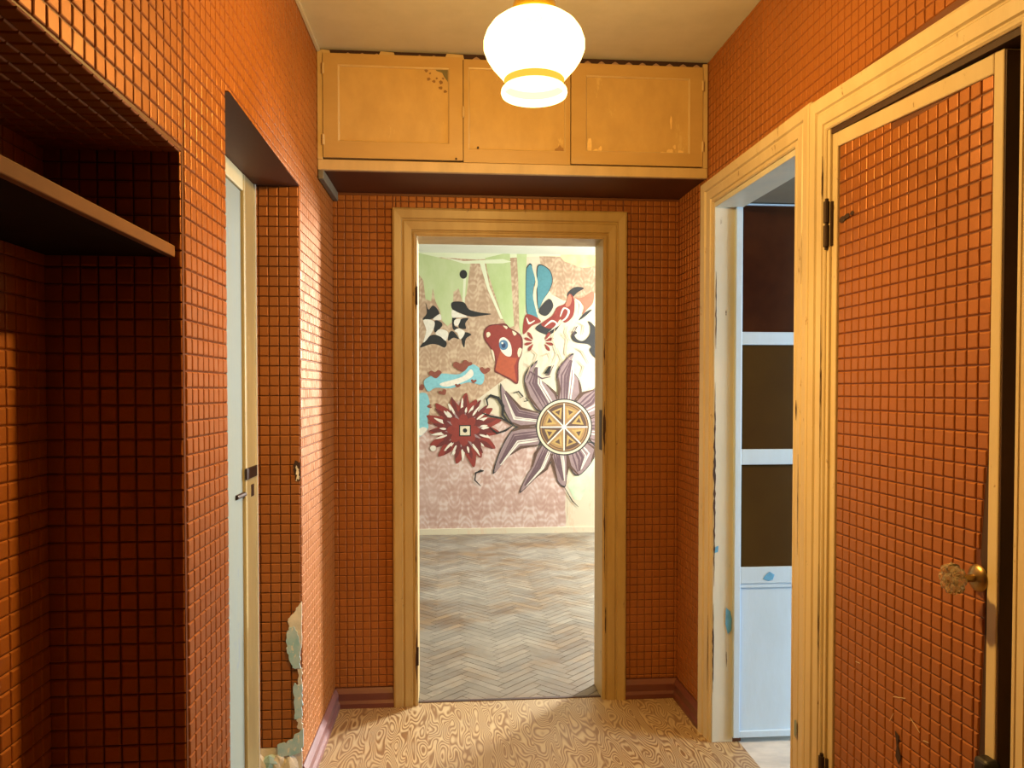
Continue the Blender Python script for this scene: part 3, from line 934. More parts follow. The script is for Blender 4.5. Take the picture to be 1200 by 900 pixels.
patch([(E_ - .085, .165), (E_ - .05, .175), (E_ - .012, .205), (E_ + .006, .22), (E_ + .008, .165), (E_ - .004, .135), (E_ - .04, .125), (E_ - .082, .122)], M['teal'], 'paint_patch', 0.008)
patch([(E_ - .020, 1.15), (E_ - .004, 1.14), (E_ + .001, 1.10), (E_ - .006, 1.075), (E_ - .018, 1.08), (E_ - .026, 1.115)], M['scorch'], 'scorch_mark', 0.005, 0.0008)
patch([(E_ - .016, 1.13), (E_ - .006, 1.12), (E_ - .008, 1.085), (E_ - .015, 1.08), (E_ - .014, 1.10)], M['plaster'], 'plaster_patch', 0.0062, 0.001)
# broken plaster at the foot of the reveal, a run of lumps
rr = random.Random(21)
for k in range(9):
    u = 0.012 + (k % 5) * 0.034 + rr.uniform(-.005, .005)
    z = 0.030 + (k // 5) * 0.062 + rr.uniform(-.006, .006)
    mb = MB()
    c = FV(u, z, 0.004)
    mb.ell(c, 0.026 + rr.random() * .012, 0.016, 0.034 + rr.random() * .010, 8, 5)
    mb.v = [(x + rr.gauss(0, .0035), min(y + rr.gauss(0, .002), yF - 0.001), max(0.001, zz + rr.gauss(0, .004))) for x, y, zz in mb.v]
    mb.build('plaster_lump', M['plaster'] if k % 3 else M['teal'], wl)
MB().fbox(FV, 0, .155, 0, .15, 0.0, .004).build('plaster_base', M['plaster'], wl)

# ------------------------------------------------------------------ closet door (right)
d1 = empty('door_1', FR(uc0, 0, 0))
struct(d1, 'closet door padded with orange square wallpaper, glass knob, in a cream frame', 'door')
ud0, ud1 = FR.uy(2.050), FR.uy(1.410)
def ztop(u): return 2.094 + (2.048 - 2.094) * (u - ud0) / (ud1 - ud0)
nb, nf = -0.035, 0.004                       # back / front of the leaf
sw0, sw1 = 0.026, 0.028
def slab(u0, u1, za, zb_, zc, zd, n0, n1):
    """quad-outline slab: bottom za..zb_, top zc..zd at u0 / u1"""
    return MB().hexa([FR(u0, za, n0), FR(u1, zb_, n0), FR(u1, zb_, n1), FR(u0, za, n1), FR(u0, zc, n0), FR(u1, zd, n0), FR(u1, zd, n1), FR(u0, zc, n1)])
TRW = 0.040
MB().fbox(FR, ud1 - 0.002, ud1 + 0.003, .01, ztop(ud1) - 0.004, nb, nf - 0.003).build('edge_shade_strip', M['darkwood'], d1)  # dark strip painting the shade on the unlit edge of the cream leaf
slab(ud0, ud0 + sw0, .01, .01, ztop(ud0), ztop(ud0 + sw0), nb, nf).build('stile', M['cream'], d1, bevel=0.003)
slab(ud1 - sw1, ud1, .01, .01, ztop(ud1 - sw1), ztop(ud1), nb, nf).build('stile', M['cream'], d1, bevel=0.003)
slab(ud0 + sw0, ud1 - sw1, ztop(ud0 + sw0) - TRW, ztop(ud1 - sw1) - TRW, ztop(ud0 + sw0), ztop(ud1 - sw1), nb, nf).build('rail', M['cream'], d1, bevel=0.003)
slab(ud0 + sw0, ud1 - sw1, .01, .01, .10, .10, nb, nf).build('rail', M['cream'], d1, bevel=0.003)
MB().fbox(FR, ud0 + sw0, ud1 - sw1, .10, 2.02, nb, nf - 0.009).build('backing_board', M['darkwood'], d1)
pu0, pu1 = ud0 + sw0, ud1 - sw1


def torn(z):
    """right edge of the padded sheet, curling away from the stile below 1.30 m"""
    e = pu1
    if z < 1.32:
        pts = [(1.32, 0), (1.21, .017), (1.14, .022), (1.04, .030), (.99, .010), (.94, .012), (.80, .018), (.64, .026), (.3, .02), (.0, .01)]
        for (a, da), (b, db) in zip(pts, pts[1:]):
            if b <= z <= a:
                e -= da + (db - da) * (a - z) / (a - b)
                break
    return e


sheet = MB()
zz = 0.10
while zz < 2.055:
    z2 = min(zz + 0.05, 2.055)
    t0, t1_ = min(z2, 2.055), None
    sheet.quad(FR(pu0, zz, nf - 0.0085), FR(torn(zz), zz, nf - 0.0085), FR(torn(z2), z2, nf - 0.0085), FR(pu0, z2, nf - 0.0085))
    zz += 0.05
pan = sheet.build('panel_sheet', M['groove'], d1)


def cl_edge(z):
    # sloping head: squares stop under the top rail
    lim = pu1
    s = (ztop(pu0) - TRW, ztop(pu1) - TRW)
    if z > s[1] - 0.004:
        lim = pu0 + (pu1 - pu0) * max(0.0, (s[0] - z)) / (s[0] - s[1])
    return pu0 + 0.002, min(lim, torn(z) - 0.001)


wp = wallpaper(FR, [(pu0, pu1, .102, 2.052)], d1, single=300, seed=17, name='padded_wallpaper', n0=nf - 0.0084, edge=cl_edge, origin=(pu0 + 0.002, 0.012))
# hinges
for zc_ in (1.848, 0.30):
    mb = MB()
    p0 = FR(uc0 + 0.006, 0, 0.016)
    mb.tube([(p0.x, p0.y, zc_ - 0.062), (p0.x, p0.y, zc_ - 0.004)], 0.0085, 10)
    mb.tube([(p0.x, p0.y, zc_ + 0.004), (p0.x, p0.y, zc_ + 0.062)], 0.0085, 10)
    mb.tube([(p0.x, p0.y, zc_ - 0.07), (p0.x, p0.y, zc_ + 0.07)], 0.005, 8)
    mb.fbox(FR, uc0 - 0.004, uc0 + 0.022, zc_ - 0.06, zc_ + 0.06, 0.004, 0.010)
    mb.build('hinge', M['iron'], d1)
# grease mark beside the upper hinge
for k, (du, dz, a, b) in enumerate(((.022, .0, .016, .010), (.045, .004, .014, .008), (.07, .006, .010, .006))):
    pts = [FR(pu0 + du + a * math.cos(t * .7) * (0.8 + .3 * RND.random()), 1.85 + dz + b * math.sin(t * .7) * (0.8 + .3 * RND.random()), nf - 0.0039) for t in range(9)]
    MB().prism(pts, FR.n * 0.0005).build('grease_mark', M['scorch'], d1)
# scuffs low on the panel
for k, (u, z, l, an) in enumerate(((.30, .66, .05, .3), (.36, .62, .04, -.5), (.27, .60, .03, 1.0), (.40, .60, .02, .2), (.12, .68, .02, .1))):
    c, s = math.cos(an) * l / 2, math.sin(an) * l / 2
    w = .0018
    MB().prism([FR(pu0 + u - c, z - s, nf - .0035), FR(pu0 + u + c, z + s, nf - .0035), FR(pu0 + u + c, z + s + w, nf - .0035), FR(pu0 + u - c, z - s + w, nf - .0035)], FR.n * .0006).build('scratch', M['cream'], d1)
patchpts = [(.285, .575), (.30, .57), (.297, .545), (.31, .52), (.30, .50), (.288, .515), (.292, .54)]
MB().prism([FR(pu0 + u, z, nf - .0033) for u, z in patchpts], FR.n * .0008).build('tear', M['scorch'], d1)
# knob: rosette, spindle, cut-glass flower
kb = FR(FR.uy(1.462), 1.010, nf)
AX = Matrix((FR.u, Vector((0, 0, 1)), FR.n)).transposed()
knob = MB(); knob.smooth = True
knob.lathe(kb, [(0.0005, 0.012), (0.012, 0.011), (0.022, 0.007), (0.027, 0.003), (0.028, 0.0)], 24, AX)
knob = knob.build('knob', M['brass'], d1)
tb = MB()
tb.tube([kb, kb + FR.n * 0.038], 0.008, 12)
tb.build('spindle', M['brass'], knob)
kc = kb + FR.n * 0.055
for k in range(8):
    a = 2 * math.pi * k / 8
    dv = FR.u * math.cos(a) + Vector((0, 0, math.sin(a)))
    pm = MB()
    pm.ell(kc + dv * 0.021, 0.0125, 0.0125, 0.015, 6, 4, AX)
    pm.build('glass_petal', M['crystal'], knob)
pm = MB(); pm.ell(kc + FR.n * 0.006, 0.013, 0.013, 0.014, 8, 5, AX)
pm.build('glass_core', M['crystal'], knob)
# black latch case low on the closing edge
lt = MB().fbox(FR, ud1 - 0.030, ud1 + 0.012, 0.56, 0.664, -0.006, 0.030).build('latch_case', M['black'], d1, bevel=0.012, seg=4)
# dark closet behind the door
clo = MB()
clo.fbox(FR, uc0 - 0.06, uc1 + 0.03, 0, 2.3, -0.72, -0.70)
clo.fbox(FR, uc0 - 0.06, uc0 - 0.04, 0, 2.3, -0.70, -TR)
clo.fbox(FR, uc1 + 0.01, uc1 + 0.03, 0, 2.3, -0.70, -TR)
clo.fbox(FR, uc0 - 0.06, uc1 + 0.03, 2.3, 2.32, -0.72, -TR)
clo.fbox(FR, uc0 - 0.06, uc1 + 0.03, -0.02, 0.0, -0.72, -0.0)
struct(clo.build('wall_closet', M['darkwood']), 'dark closet interior behind the padded door')

# ------------------------------------------------------------------ kitchen with its half-glazed door and window
KX = 3.85
kit = MB()
kit.box(1.16, KX, 3.32, YB - 0.001, 0, CEIL)
kit.box(1.83, KX, 0.95, 1.0, 0, CEIL)
struct(kit.build('wall_kitchen', M['kitchenwall']), 'pale kitchen walls beyond the right doorway')
kf = MB().box(1.14, KX, 0.95, 3.32, -0.05, -0.003)
struct(kf.build('floor_kitchen', M['kitchenfloor']), 'worn pale kitchen floor beyond the right doorway')
kc_ = MB().box(1.25, KX, 0.95, 3.39, CEIL, CEIL + 0.06)
struct(kc_.build('ceiling_kitchen', M['ceil']), 'kitchen ceiling beyond the right doorway')
FKW = Frame((KX, 0.95), (KX, YB), 1)


def window(name, F, u0, u1, z0, z1, label):
    w = empty(name, F(u0, z0, 0))
    struct(w, label, 'window')
    t = 0.06
    for a, b, c, d in ((u0, u0 + t, z0, z1), (u1 - t, u1, z0, z1), (u0 + t, u1 - t, z0, z0 + t), (u0 + t, u1 - t, z1 - t, z1), ((u0 + u1) / 2 - .03, (u0 + u1) / 2 + .03, z0 + t, z1 - t)):
        MB().fbox(F, a, b, c, d, -0.06, -0.01).build('window_frame', M['white'], w, bevel=0.004)
    for a, b in ((u0 + t, (u0 + u1) / 2 - .03), ((u0 + u1) / 2 + .03, u1 - t)):
        MB().fbox(F, a, b, z0 + t, z1 - t, -0.040, -0.036).build('pane', M['pane'], w)
    MB().fbox(F, u0 - .05, u1 + .05, z0 - .035, z0, -0.06, 0.12).build('window_sill', M['white'], w, bevel=0.006)
    return w


kw = wall_pieces(FKW, 0, FKW.len, -0.06, CEIL, [(0.35, 1.45, 0.75, 2.25)], 0.08)
struct(kw.build('wall_kitchen_window', M['kitchenwall']), 'kitchen wall with the window')
window('window_1', FKW, 0.35, 1.45, 0.75, 2.25, 'kitchen window giving daylight to the right doorway')

d2 = empty('door_2', (FR(uk0, 0, -0.075).x, 2.925, 0))
struct(d2, 'pale blue half-glazed kitchen door standing open', 'door')
dx0 = FR(uk0, 0, -0.075).x - 0.004
dx1 = dx0 + 0.66
yd = 2.908
MB().box(dx0, dx0 + 0.028, yd, yd + 0.036, 0.02, 2.112).build('stile', M['blue'], d2, bevel=0.003)
MB().box(dx1 - 0.08, dx1, yd, yd + 0.036, 0.02, 2.112).build('stile', M['blue'], d2, bevel=0.003)
for z0, z1 in ((2.108, 2.114), (1.566, 1.616), (1.098, 1.158), (0.630, 0.694), (0.02, 0.045)):
    MB().box(dx0 + 0.028, dx1 - 0.08, yd + 0.002, yd + 0.034, z0, z1).build('rail', M['blue'], d2, bevel=0.002)
for z0, z1, m in ((1.616, 2.108, 'paneA'), (1.158, 1.566, 'paneB'), (0.694, 1.098, 'paneB')):
    MB().box(dx0 + 0.028, dx1 - 0.08, yd + 0.014, yd + 0.018, z0, z1).build('pane', M[m], d2)
pn = MB().box(dx0 + 0.028, dx1 - 0.08, yd + 0.012, yd + 0.022, 0.045, 0.630).build('lower_panel', M['blue'], d2)
MB().box(dx0 + 0.028, dx1 - 0.08, yd + 0.006, yd + 0.014, 0.612, 0.630).build('panel_bead', M['blue'], d2, bevel=0.002)
bluespot = plain('bright_blue_paint', (0.12, 0.38, 0.66, 1), 0.5)
def spot(parent, pts, nrm):
    MB().prism(pts, nrm).build('paint_spot', bluespot, parent)
spot(d2, [(1.235, yd + .0015, .660), (1.255, yd + .0015, .676), (1.275, yd + .0015, .664), (1.268, yd + .0015, .645), (1.25, yd + .0015, .640), (1.228, yd + .0015, .648)], Vector((0, -.001, 0)))
kx = lambda n: FR(uk0, 0, n).x
spot(t2, [(kx(-.062), 2.9205, .52), (kx(-.044), 2.9205, .535), (kx(-.042), 2.9205, .47), (kx(-.052), 2.9205, .43), (kx(-.066), 2.9205, .445), (kx(-.068), 2.9205, .49)], Vector((0, -.001, 0)))
spot(t2, [(kx(.000), 2.9205, .775), (kx(-.012), 2.9205, .780), (kx(-.010), 2.9205, .755), (kx(.002), 2.9205, .752)], Vector((0, -.001, 0)))
um = uk1 + 0.055
MB().prism([FR(um - .006, .405, .0275), FR(um + .006, .41, .0275), FR(um + .008, .38, .0275), FR(um + .003, .355, .0275), FR(um - .006, .36, .0275)], FR.n * .001).build('paint_spot', plain('grey_green_paint', (0.25, 0.32, 0.30, 1), 0.5), t2)

# ------------------------------------------------------------------ far room
FY0, FY1, FX0, FX1 = YB + TB, 7.40, -1.7, 3.25
ff = MB().box(FX0, FX1, YB + 0.05, FY1, -0.05, -0.012)
ff = struct(ff.build('floor_far', M['parquet']), 'worn herringbone parquet of the room beyond')
# herringbone blocks
L_, B_ = 0.24, 0.048
blocks = []
c45 = math.sqrt(0.5)
for i in range(-90, 91):
    for j in range(-20, 21):
        # herringbone lattice in the 45-degree frame
        for kind in (0, 1):
            if kind == 0:
                p, q, w, h = i * B_ + j * L_ * 2, i * B_, L_, B_
            else:
                p, q, w, h = i * B_ + j * L_ * 2 + L_, i * B_ - L_ + B_, B_, L_
            cxp, cyp = p + w / 2, q + h / 2
            wx = (cxp - cyp) * c45 + 0.6
            wy = (cxp + cyp) * c45 + 5.3
            if FX0 + .02 < wx < FX1 - .02 and YB - .06 < wy and wy < FY1 + .10:
                blocks.append((wx, wy, kind))
rb = random.Random(31)
def block_mesh(mb, x, y, kind, z=0.0, s=1):
    ang = math.radians(45 if kind == 0 else 135)
    cu, su = math.cos(ang), math.sin(ang)
    hl, hb = L_ / 2 - .0005, B_ / 2 - .0005
    tl = rb.gauss(0, .0004)
    q = []
    for zz, ins in ((-0.014, 0), (0.0, 0.0008)):
        for a, b in ((-hl + ins, -hb + ins), (hl - ins, -hb + ins), (hl - ins, hb - ins), (-hl + ins, hb - ins)):
            q.append((x + a * cu - b * su, y + a * su + b * cu, z + zz + (tl * (1 if b > 0 else -1) if ins else 0)))
    mb.hexa(q)
vis = []
for k, (x, y, kd) in enumerate(blocks):
    px, py, dd = camera_px((x, y, 0))
    if 478 < px < 712 and y > YB + .1: vis.append((dd, k))
vis.sort()
own = {k for _, k in vis[:300]}
rest = MB(); tone = []
for k, (x, y, kd) in enumerate(blocks):
    if k in own: continue
    block_mesh(rest, x, y, kd, -0.001)
    tone += [rb.random()] * 8
ro = rest.build('parquet', M['parquet'], ff)
ro['kind'] = 'stuff'
at = ro.data.attributes.new('tone', 'FLOAT', 'POINT')
at.data.foreach_set('value', tone)
vm = []
for kd in (0, 1):
    for v in range(4):
        b_ = MB(); block_mesh(b_, 0, 0, kd); vm.append((kd, b_.mesh('parquet_block', M['parquet'])))
inv = world_of(ff).inverted()
for k in sorted(own):
    x, y, kd = blocks[k]
    o = bpy.data.objects.new('parquet_block', rb.choice([m for q, m in vm if q == kd]))
    COL.objects.link(o)
    o.parent = ff
    o.matrix_parent_inverse = inv
    o.location = (x, y, -0.001)

wf = MB().box(FX0, FX1, FY1, FY1 + 0.1, -0.06, CEIL)
wf = struct(wf.build('wall_far', M['plasterwall']), 'far room wall with torn wallpaper, peeling green paint and a mural')
struct(MB().box(FX0 - 0.1, FX0, FY0 - 0.0, FY1 + 0.1, -0.06, CEIL).build('wall_far_left', M['white']), 'left wall of the far room')
FRW = Frame((FX1, FY0), (FX1, FY1), 1)
struct(wall_pieces(FRW, -0.0, FRW.len + 0.1, -0.06, CEIL, [(2.2, 3.4, 0.95, 2.60)], 0.08).build('wall_far_right', M['white']), 'right wall of the far room with its window')
window('window_2', FRW, 2.2, 3.4, 0.95, 2.60, 'far room window giving daylight to the painted wall')
nearw = MB().box(FX0, -0.80, FY0 - 0.02, FY0, 0, CEIL).box(1.33, FX1, FY0 - 0.02, FY0, 0, CEIL)
struct(nearw.build('wall_far_near', M['white']), 'far room side of the end wall')
struct(MB().box(FX0 - 0.1, FX1 + 0.1, YB, FY1 + 0.1, CEIL, CEIL + 0.06).build('ceiling_far', M['white']), 'pale ceiling of the far room')
bb = MB().box(FX0, FX1, FY1 - 0.018, FY1, -0.012, 0.055)
struct(bb.build('baseboard_far', M['plasterwall']), 'pale skirting under the painted wall')


# --- wall paper remains, peeling paint and the mural, drawn in units of 8.2 mm
def W_(p, y):
    return (0.0082 * p[0] - 4.3328, y, 5.1417 - 0.0082 * p[1])
A5 = lambda pts: [(480 + x / 5, 270 + y / 5) for x, y in pts]
A6 = lambda pts: [(480 + x / 3.913, 400 + y / 3.913) for x, y in pts]


def smooth(pts, n=4):
    """closed Catmull-Rom curve"""
    out = []
    k = len(pts)
    for i in range(k):
        p0, p1, p2, p3 = (Vector(pts[(i + d) % k]) for d in (-1, 0, 1, 2))
        for s in range(n):
            t = s / n
            out.append(tuple(0.5 * ((2 * p1) + (p2 - p0) * t + (2 * p0 - 5 * p1 + 4 * p2 - p3) * t * t + (3 * p1 - p0 - 3 * p2 + p3) * t ** 3)))
    return out


LAY = [0]
def flat(parent, name, polys, m, sm=True, lay=None):
    """thin coat of paper or paint on the far wall"""
    if lay is None:
        LAY[0] += 1
        lay = LAY[0]
    y = FY1 - 0.0006 - 0.00014 * lay
    for k, p in enumerate(polys):
        q = smooth(p) if sm else p
        y = FY1 - 0.0006 - 0.00012 * (lay + 0.8 * k / len(polys))
        o = MB().prism([W_(c, y) for c in q], Vector((0, 0.00001, 0))).build(name, m, parent)
    return o


def line(pts, w, closed=False):
    """brush stroke polygon along pts, width w tapering at the ends"""
    P_ = [Vector(p) for p in pts]
    n = len(P_)
    Lf, Rt = [], []
    for i, p in enumerate(P_):
        d = (P_[min(i + 1, n - 1)] - P_[max(i - 1, 0)]).normalized()
        t = i / (n - 1)
        ww = w * (0.25 + 0.75 * math.sin(math.pi * min(max(t, 0.06), 0.94)))
        nn = Vector((-d.y, d.x)) * ww / 2
        Lf.append(tuple(p + nn)); Rt.append(tuple(p - nn))
    return Lf + Rt[::-1]


def circ(cx, cy, r, n=20, ry=None):
    return [(cx + r * math.cos(2 * math.pi * k / n), cy + (ry or r) * math.sin(2 * math.pi * k / n)) for k in range(n)]


PC = {k: plain('mural_' + k, tuple(x * (0.74 if k in ('white', 'cream', 'cyan', 'sketch') else 0.55) for x in c[:3]) + (1,), 0.7) for k, c in dict(
    black=(0.010, 0.009, 0.009, 1), white=(0.78, 0.72, 0.62, 1), red=(0.34, 0.035, 0.022, 1), darkred=(0.19, 0.02, 0.018, 1), orange=(0.55, 0.10, 0.035, 1),
    coral=(0.60, 0.22, 0.13, 1), blue=(0.10, 0.33, 0.40, 1), cyan=(0.22, 0.52, 0.60, 1), navy=(0.02, 0.06, 0.16, 1), eyeblue=(0.10, 0.24, 0.42, 1),
    cream=(0.72, 0.62, 0.44, 1), purple=(0.17, 0.09, 0.11, 1), mauve=(0.40, 0.27, 0.28, 1), gold=(0.46, 0.25, 0.09, 1), brown=(0.13, 0.06, 0.035, 1), heart=(0.33, 0.08, 0.045, 1),
    ochre=(0.62, 0.40, 0.12, 1), sketch=(0.55, 0.40, 0.26, 1), grey=(0.03, 0.027, 0.03, 1)).items()}
green = paint('peeling_green_paint', (0.264, 0.332, 0.137, 1), (0.371, 0.410, 0.234, 1), 0.7, 3.5, streak=(1, 1, 0.5))
palegreen = paint('pale_green_paint', (0.449, 0.478, 0.322, 1), (0.488, 0.498, 0.371, 1), 0.7, 5, streak=(1, 1, 1))
yellow = paint('yellow_green_stain', (0.459, 0.410, 0.156, 1), (0.488, 0.439, 0.264, 1), 0.7, 6, streak=(1, 1, 1))
mint = paint('mint_patch', (0.312, 0.420, 0.273, 1), (0.459, 0.488, 0.371, 1), 0.7, 6, streak=(1, 1, 1))

flat(wf, 'tan_wallpaper', [[(300, 300), (612, 302), (614, 330), (610, 400), (600, 440), (560, 470), (525, 500), (490, 510), (300, 520)],
                           [(634, 296), (720, 296), (720, 330), (690, 350), (664, 352), (650, 345), (640, 330)]], M['tan'], False)
flat(wf, 'pink_wallpaper', [[(300, 505), (500, 500), (540, 470), (590, 490), (640, 530), (662, 545), (667, 560), (666, 600), (668, 623), (300, 623)]], M['pink'], False)
flat(wf, 'pale_plaster_band', [[(300, 291), (900, 291), (900, 302), (640, 300), (560, 305), (520, 303), (300, 306)]], palegreen, False)
flat(wf, 'yellow_stain', [A5([(900, 140), (960, 135), (1120, 140), (1120, 190), (1040, 215), (960, 190), (920, 175)])], yellow)
flat(wf, 'green_paint', [A5([(-100, 150), (60, 140), (250, 180), (370, 190), (345, 380), (325, 425), (300, 345), (270, 365), (262, 540), (235, 565), (205, 535), (190, 470), (165, 420), (150, 345), (140, 420), (108, 410), (95, 300), (60, 255), (-100, 260)]),
                         A5([(455, 165), (600, 130), (615, 400), (625, 560), (590, 575), (560, 520), (530, 430), (500, 340), (470, 250)]),
                         A5([(640, 130), (700, 130), (695, 400), (688, 560), (668, 625), (655, 560), (650, 300)])], green, False)
flat(wf, 'pale_streak', [A5([(420, 185), (450, 185), (480, 330), (560, 520), (545, 520), (470, 350)]), A5([(190, 160), (330, 185), (560, 170), (610, 185), (560, 195), (330, 200)]), A5([(330, 260), (345, 270), (335, 430), (322, 420)])], palegreen, False)
flat(wf, 'mint_patch', [A6([(738, 668), (800, 590), (852, 520), (870, 560), (850, 640), (800, 740), (770, 735)])], mint, False)
flat(wf, 'bare_plaster_patch', [A6([(735, 690), (770, 760), (830, 790), (900, 780), (900, 880), (725, 880), (740, 800)])], M['plasterwall'], False)

mu = empty('mural', W_((600, 450), FY1))
tag(mu, 'colourful hand-painted mural of flower, eye and sun on the far wall', 'mural')
# spider-web crescents
flat(mu, 'web_black', [A5(p) for p in (
    [(262, 425), (330, 425), (360, 465), (420, 483), (492, 492), (430, 503), (370, 508), (300, 485), (262, 465)],
    [(108, 428), (125, 470), (150, 445), (180, 470), (185, 500), (150, 522), (90, 528), (115, 490)],
    [(160, 535), (195, 540), (203, 565), (160, 602)],
    [(75, 690), (110, 642), (150, 615), (200, 630), (230, 662), (218, 690), (180, 675), (140, 670)],
    [(238, 650), (246, 602), (270, 596), (302, 640), (270, 632)],
    [(300, 572), (312, 525), (357, 518), (338, 548), (342, 580)],
    [(332, 690), (315, 640), (332, 600), (374, 613), (342, 638)],
    [(262, 520), (285, 515), (275, 560), (300, 575), (268, 585)])], PC['black'])
flat(mu, 'web_white', [A5(p) for p in (
    [(262, 470), (300, 488), (350, 509), (290, 514), (262, 512)],
    [(95, 530), (150, 533), (160, 560), (140, 608), (95, 662), (112, 590)],
    [(165, 610), (190, 583), (238, 600), (226, 650), (195, 626)],
    [(275, 592), (300, 578), (336, 600), (310, 642), (292, 605)],
    [(278, 528), (310, 524), (296, 560), (274, 555)],
    [(150, 525), (190, 495), (200, 525), (180, 530)])], PC['white'])
flat(mu, 'black_dot', [A5(circ(328, 262, 22, 14, 26))], PC['black'])
# blue wings
wings = [A5([(706, 215), (728, 205), (750, 290), (737, 350), (747, 430), (768, 515), (735, 500), (700, 470), (697, 260)]),
         A5([(772, 205), (830, 230), (850, 290), (832, 350), (800, 400), (770, 460), (764, 380), (762, 280)])]
flat(mu, 'wing_outline', [[((x - c[0]) * 1.09 + c[0], (y - c[1]) * 1.05 + c[1]) for x, y in w] for w, c in ((wings[0], (624.5, 341)), (wings[1], (640.5, 335)))], PC['black'])
flat(mu, 'blue_wing', wings, PC['blue'])
flat(mu, 'wing_rib', [A5(line([(735, 215), (758, 300), (745, 380), (762, 470), (775, 520)], 16))], PC['cream'])
# red flames
flat(mu, 'flame_shadow', [A5(p) for p in (
    [(770, 470), (830, 400), (858, 440), (830, 490), (800, 500)], [(940, 370), (985, 330), (1040, 335), (1000, 362), (960, 400)],
    [(750, 575), (820, 530), (870, 560), (820, 600), (890, 560), (905, 540), (870, 590), (820, 612)], [(1010, 525), (1045, 480), (1090, 460), (1050, 500)])], PC['grey'])
flat(mu, 'red_flame', [A5(p) for p in (
    [(690, 500), (740, 500), (785, 535), (730, 560), (678, 610)],
    [(785, 548), (850, 500), (880, 450), (930, 425), (950, 370), (975, 385), (985, 430), (975, 500), (930, 540), (900, 520), (870, 560), (830, 575)],
    )], PC['red'])
flat(mu, 'coral_flame', [A5(p) for p in ([(985, 395), (1030, 392), (1095, 355), (1095, 420), (1060, 460), (1030, 490), (1040, 440)], [(930, 440), (952, 372), (968, 400), (955, 440)])], PC['coral'])
flat(mu, 'flame_line', [A5(line(p, 13)) for p in ([(700, 515), (715, 545), (745, 530)], [(810, 560), (850, 530), (880, 550), (850, 580)], [(900, 500), (920, 455), (950, 470), (935, 510), (910, 530)], [(990, 400), (1020, 430), (1010, 480)])], PC['white'])
bow = []
for sg, cx in ((-1, 745), (1, 800)):
    for k, (dx, dy, ln) in enumerate(((30, -45, 50), (45, -18, 55), (45, 12, 55), (28, 40, 50))):
        a = (cx + sg * dx * 0.25, 655 + dy * 0.3)
        b = (cx + sg * dx * 1.3, 655 + dy * 1.3)
        d = Vector((b[0] - a[0], b[1] - a[1])).normalized()
        nn = Vector((-d.y, d.x)) * 9
        mid = ((a[0] + b[0]) / 2 + d.x * 8, (a[1] + b[1]) / 2 + d.y * 8)
        bow.append(A5([a, (mid[0] + nn.x, mid[1] + nn.y), b, (mid[0] - nn.x, mid[1] - nn.y)]))
flat(mu, 'red_bow', bow, PC['red'])
# red head with the eye
flat(mu, 'head_outline', [A5([(448, 590), (478, 558), (530, 550), (575, 548), (600, 572), (650, 600), (676, 640), (672, 720), (652, 780), (648, 900), (598, 876), (540, 846), (508, 826), (514, 765), (486, 695), (450, 642)])], PC['darkred'])
flat(mu, 'red_head', [A5([(456, 592), (480, 566), (530, 557), (590, 575), (640, 606), (664, 640), (662, 715), (645, 780), (640, 892), (600, 868), (540, 838), (516, 820), (522, 760), (492, 690), (457, 638)])], PC['red'])
flat(mu, 'orange_snout', [A5([(520, 790), (545, 705), (590, 745), (645, 750), (625, 800), (640, 890), (600, 866), (540, 838), (514, 820)])], PC['orange'], False)
flat(mu, 'head_fleck', [A5(p) for p in ([(462, 605), (478, 598), (486, 615), (468, 630)], [(490, 700), (505, 715), (512, 770), (498, 740)], [(560, 560), (585, 566), (580, 580)], [(615, 590), (640, 605), (625, 618)], [(655, 690), (672, 700), (655, 745), (645, 720)])], PC['cream'])
flat(mu, 'eye_white', [A5([(538, 645), (565, 628), (598, 655), (611, 700), (606, 738), (575, 735), (545, 700)])], PC['white'])
flat(mu, 'eye_iris', [A5(circ(563, 673, 27, 16, 30))], PC['eyeblue'])
flat(mu, 'eye_pupil', [A5(circ(563, 676, 12, 12, 15))], PC['navy'])
flat(mu, 'eye_glint', [A5(circ(556, 662, 6, 10))], PC['white'])
# black hook at the right
flat(mu, 'black_hook', [A5([(965, 615), (985, 590), (1000, 600), (985, 615), (1005, 640), (1040, 645), (1075, 610), (1078, 560), (1065, 530), (1092, 545), (1120, 600), (1120, 740), (1095, 735), (1075, 700), (1085, 680), (1060, 665), (1010, 660), (975, 645)])], PC['grey'])
# cyan ribbon with hearts
flat(mu, 'cyan_ribbon', [A6([(75, 190), (100, 165), (160, 150), (240, 152), (290, 108), (330, 125), (352, 162), (338, 200), (290, 190), (250, 197), (200, 217), (130, 215), (95, 232)]),
                         A6([(44, 252), (88, 242), (103, 300), (92, 360), (95, 400), (60, 437), (40, 430), (20, 350)])], PC['cyan'])
flat(mu, 'ribbon_light', [A6([(150, 195), (250, 165), (290, 130), (300, 160), (250, 190), (180, 210)]), A6([(48, 410), (70, 395), (90, 405), (60, 435)])], PC['white'], lay=None)
hearts = []
for hx, hy, s_, rt in ((62, 214, 20, -.6), (128, 153, 30, -.1), (248, 116, 40, -.2), (354, 136, 26, .1), (163, 236, 20, -.5), (272, 105, 24, .5), (230, 205, 14, 0), (303, 185, 14, .1), (100, 300, 13, 1.4), (103, 375, 13, 1.4)):
    hp = [(0, .85), (-.8, .1), (-.95, -.45), (-.5, -.8), (0, -.4), (.5, -.8), (.95, -.45), (.8, .1)]
    c, s = math.cos(rt), math.sin(rt)
    hearts.append(A6([(hx + s_ * (x * c - y * s), hy + s_ * .75 * (x * s + y * c)) for x, y in hp]))
flat(mu, 'red_heart', hearts, PC['heart'])
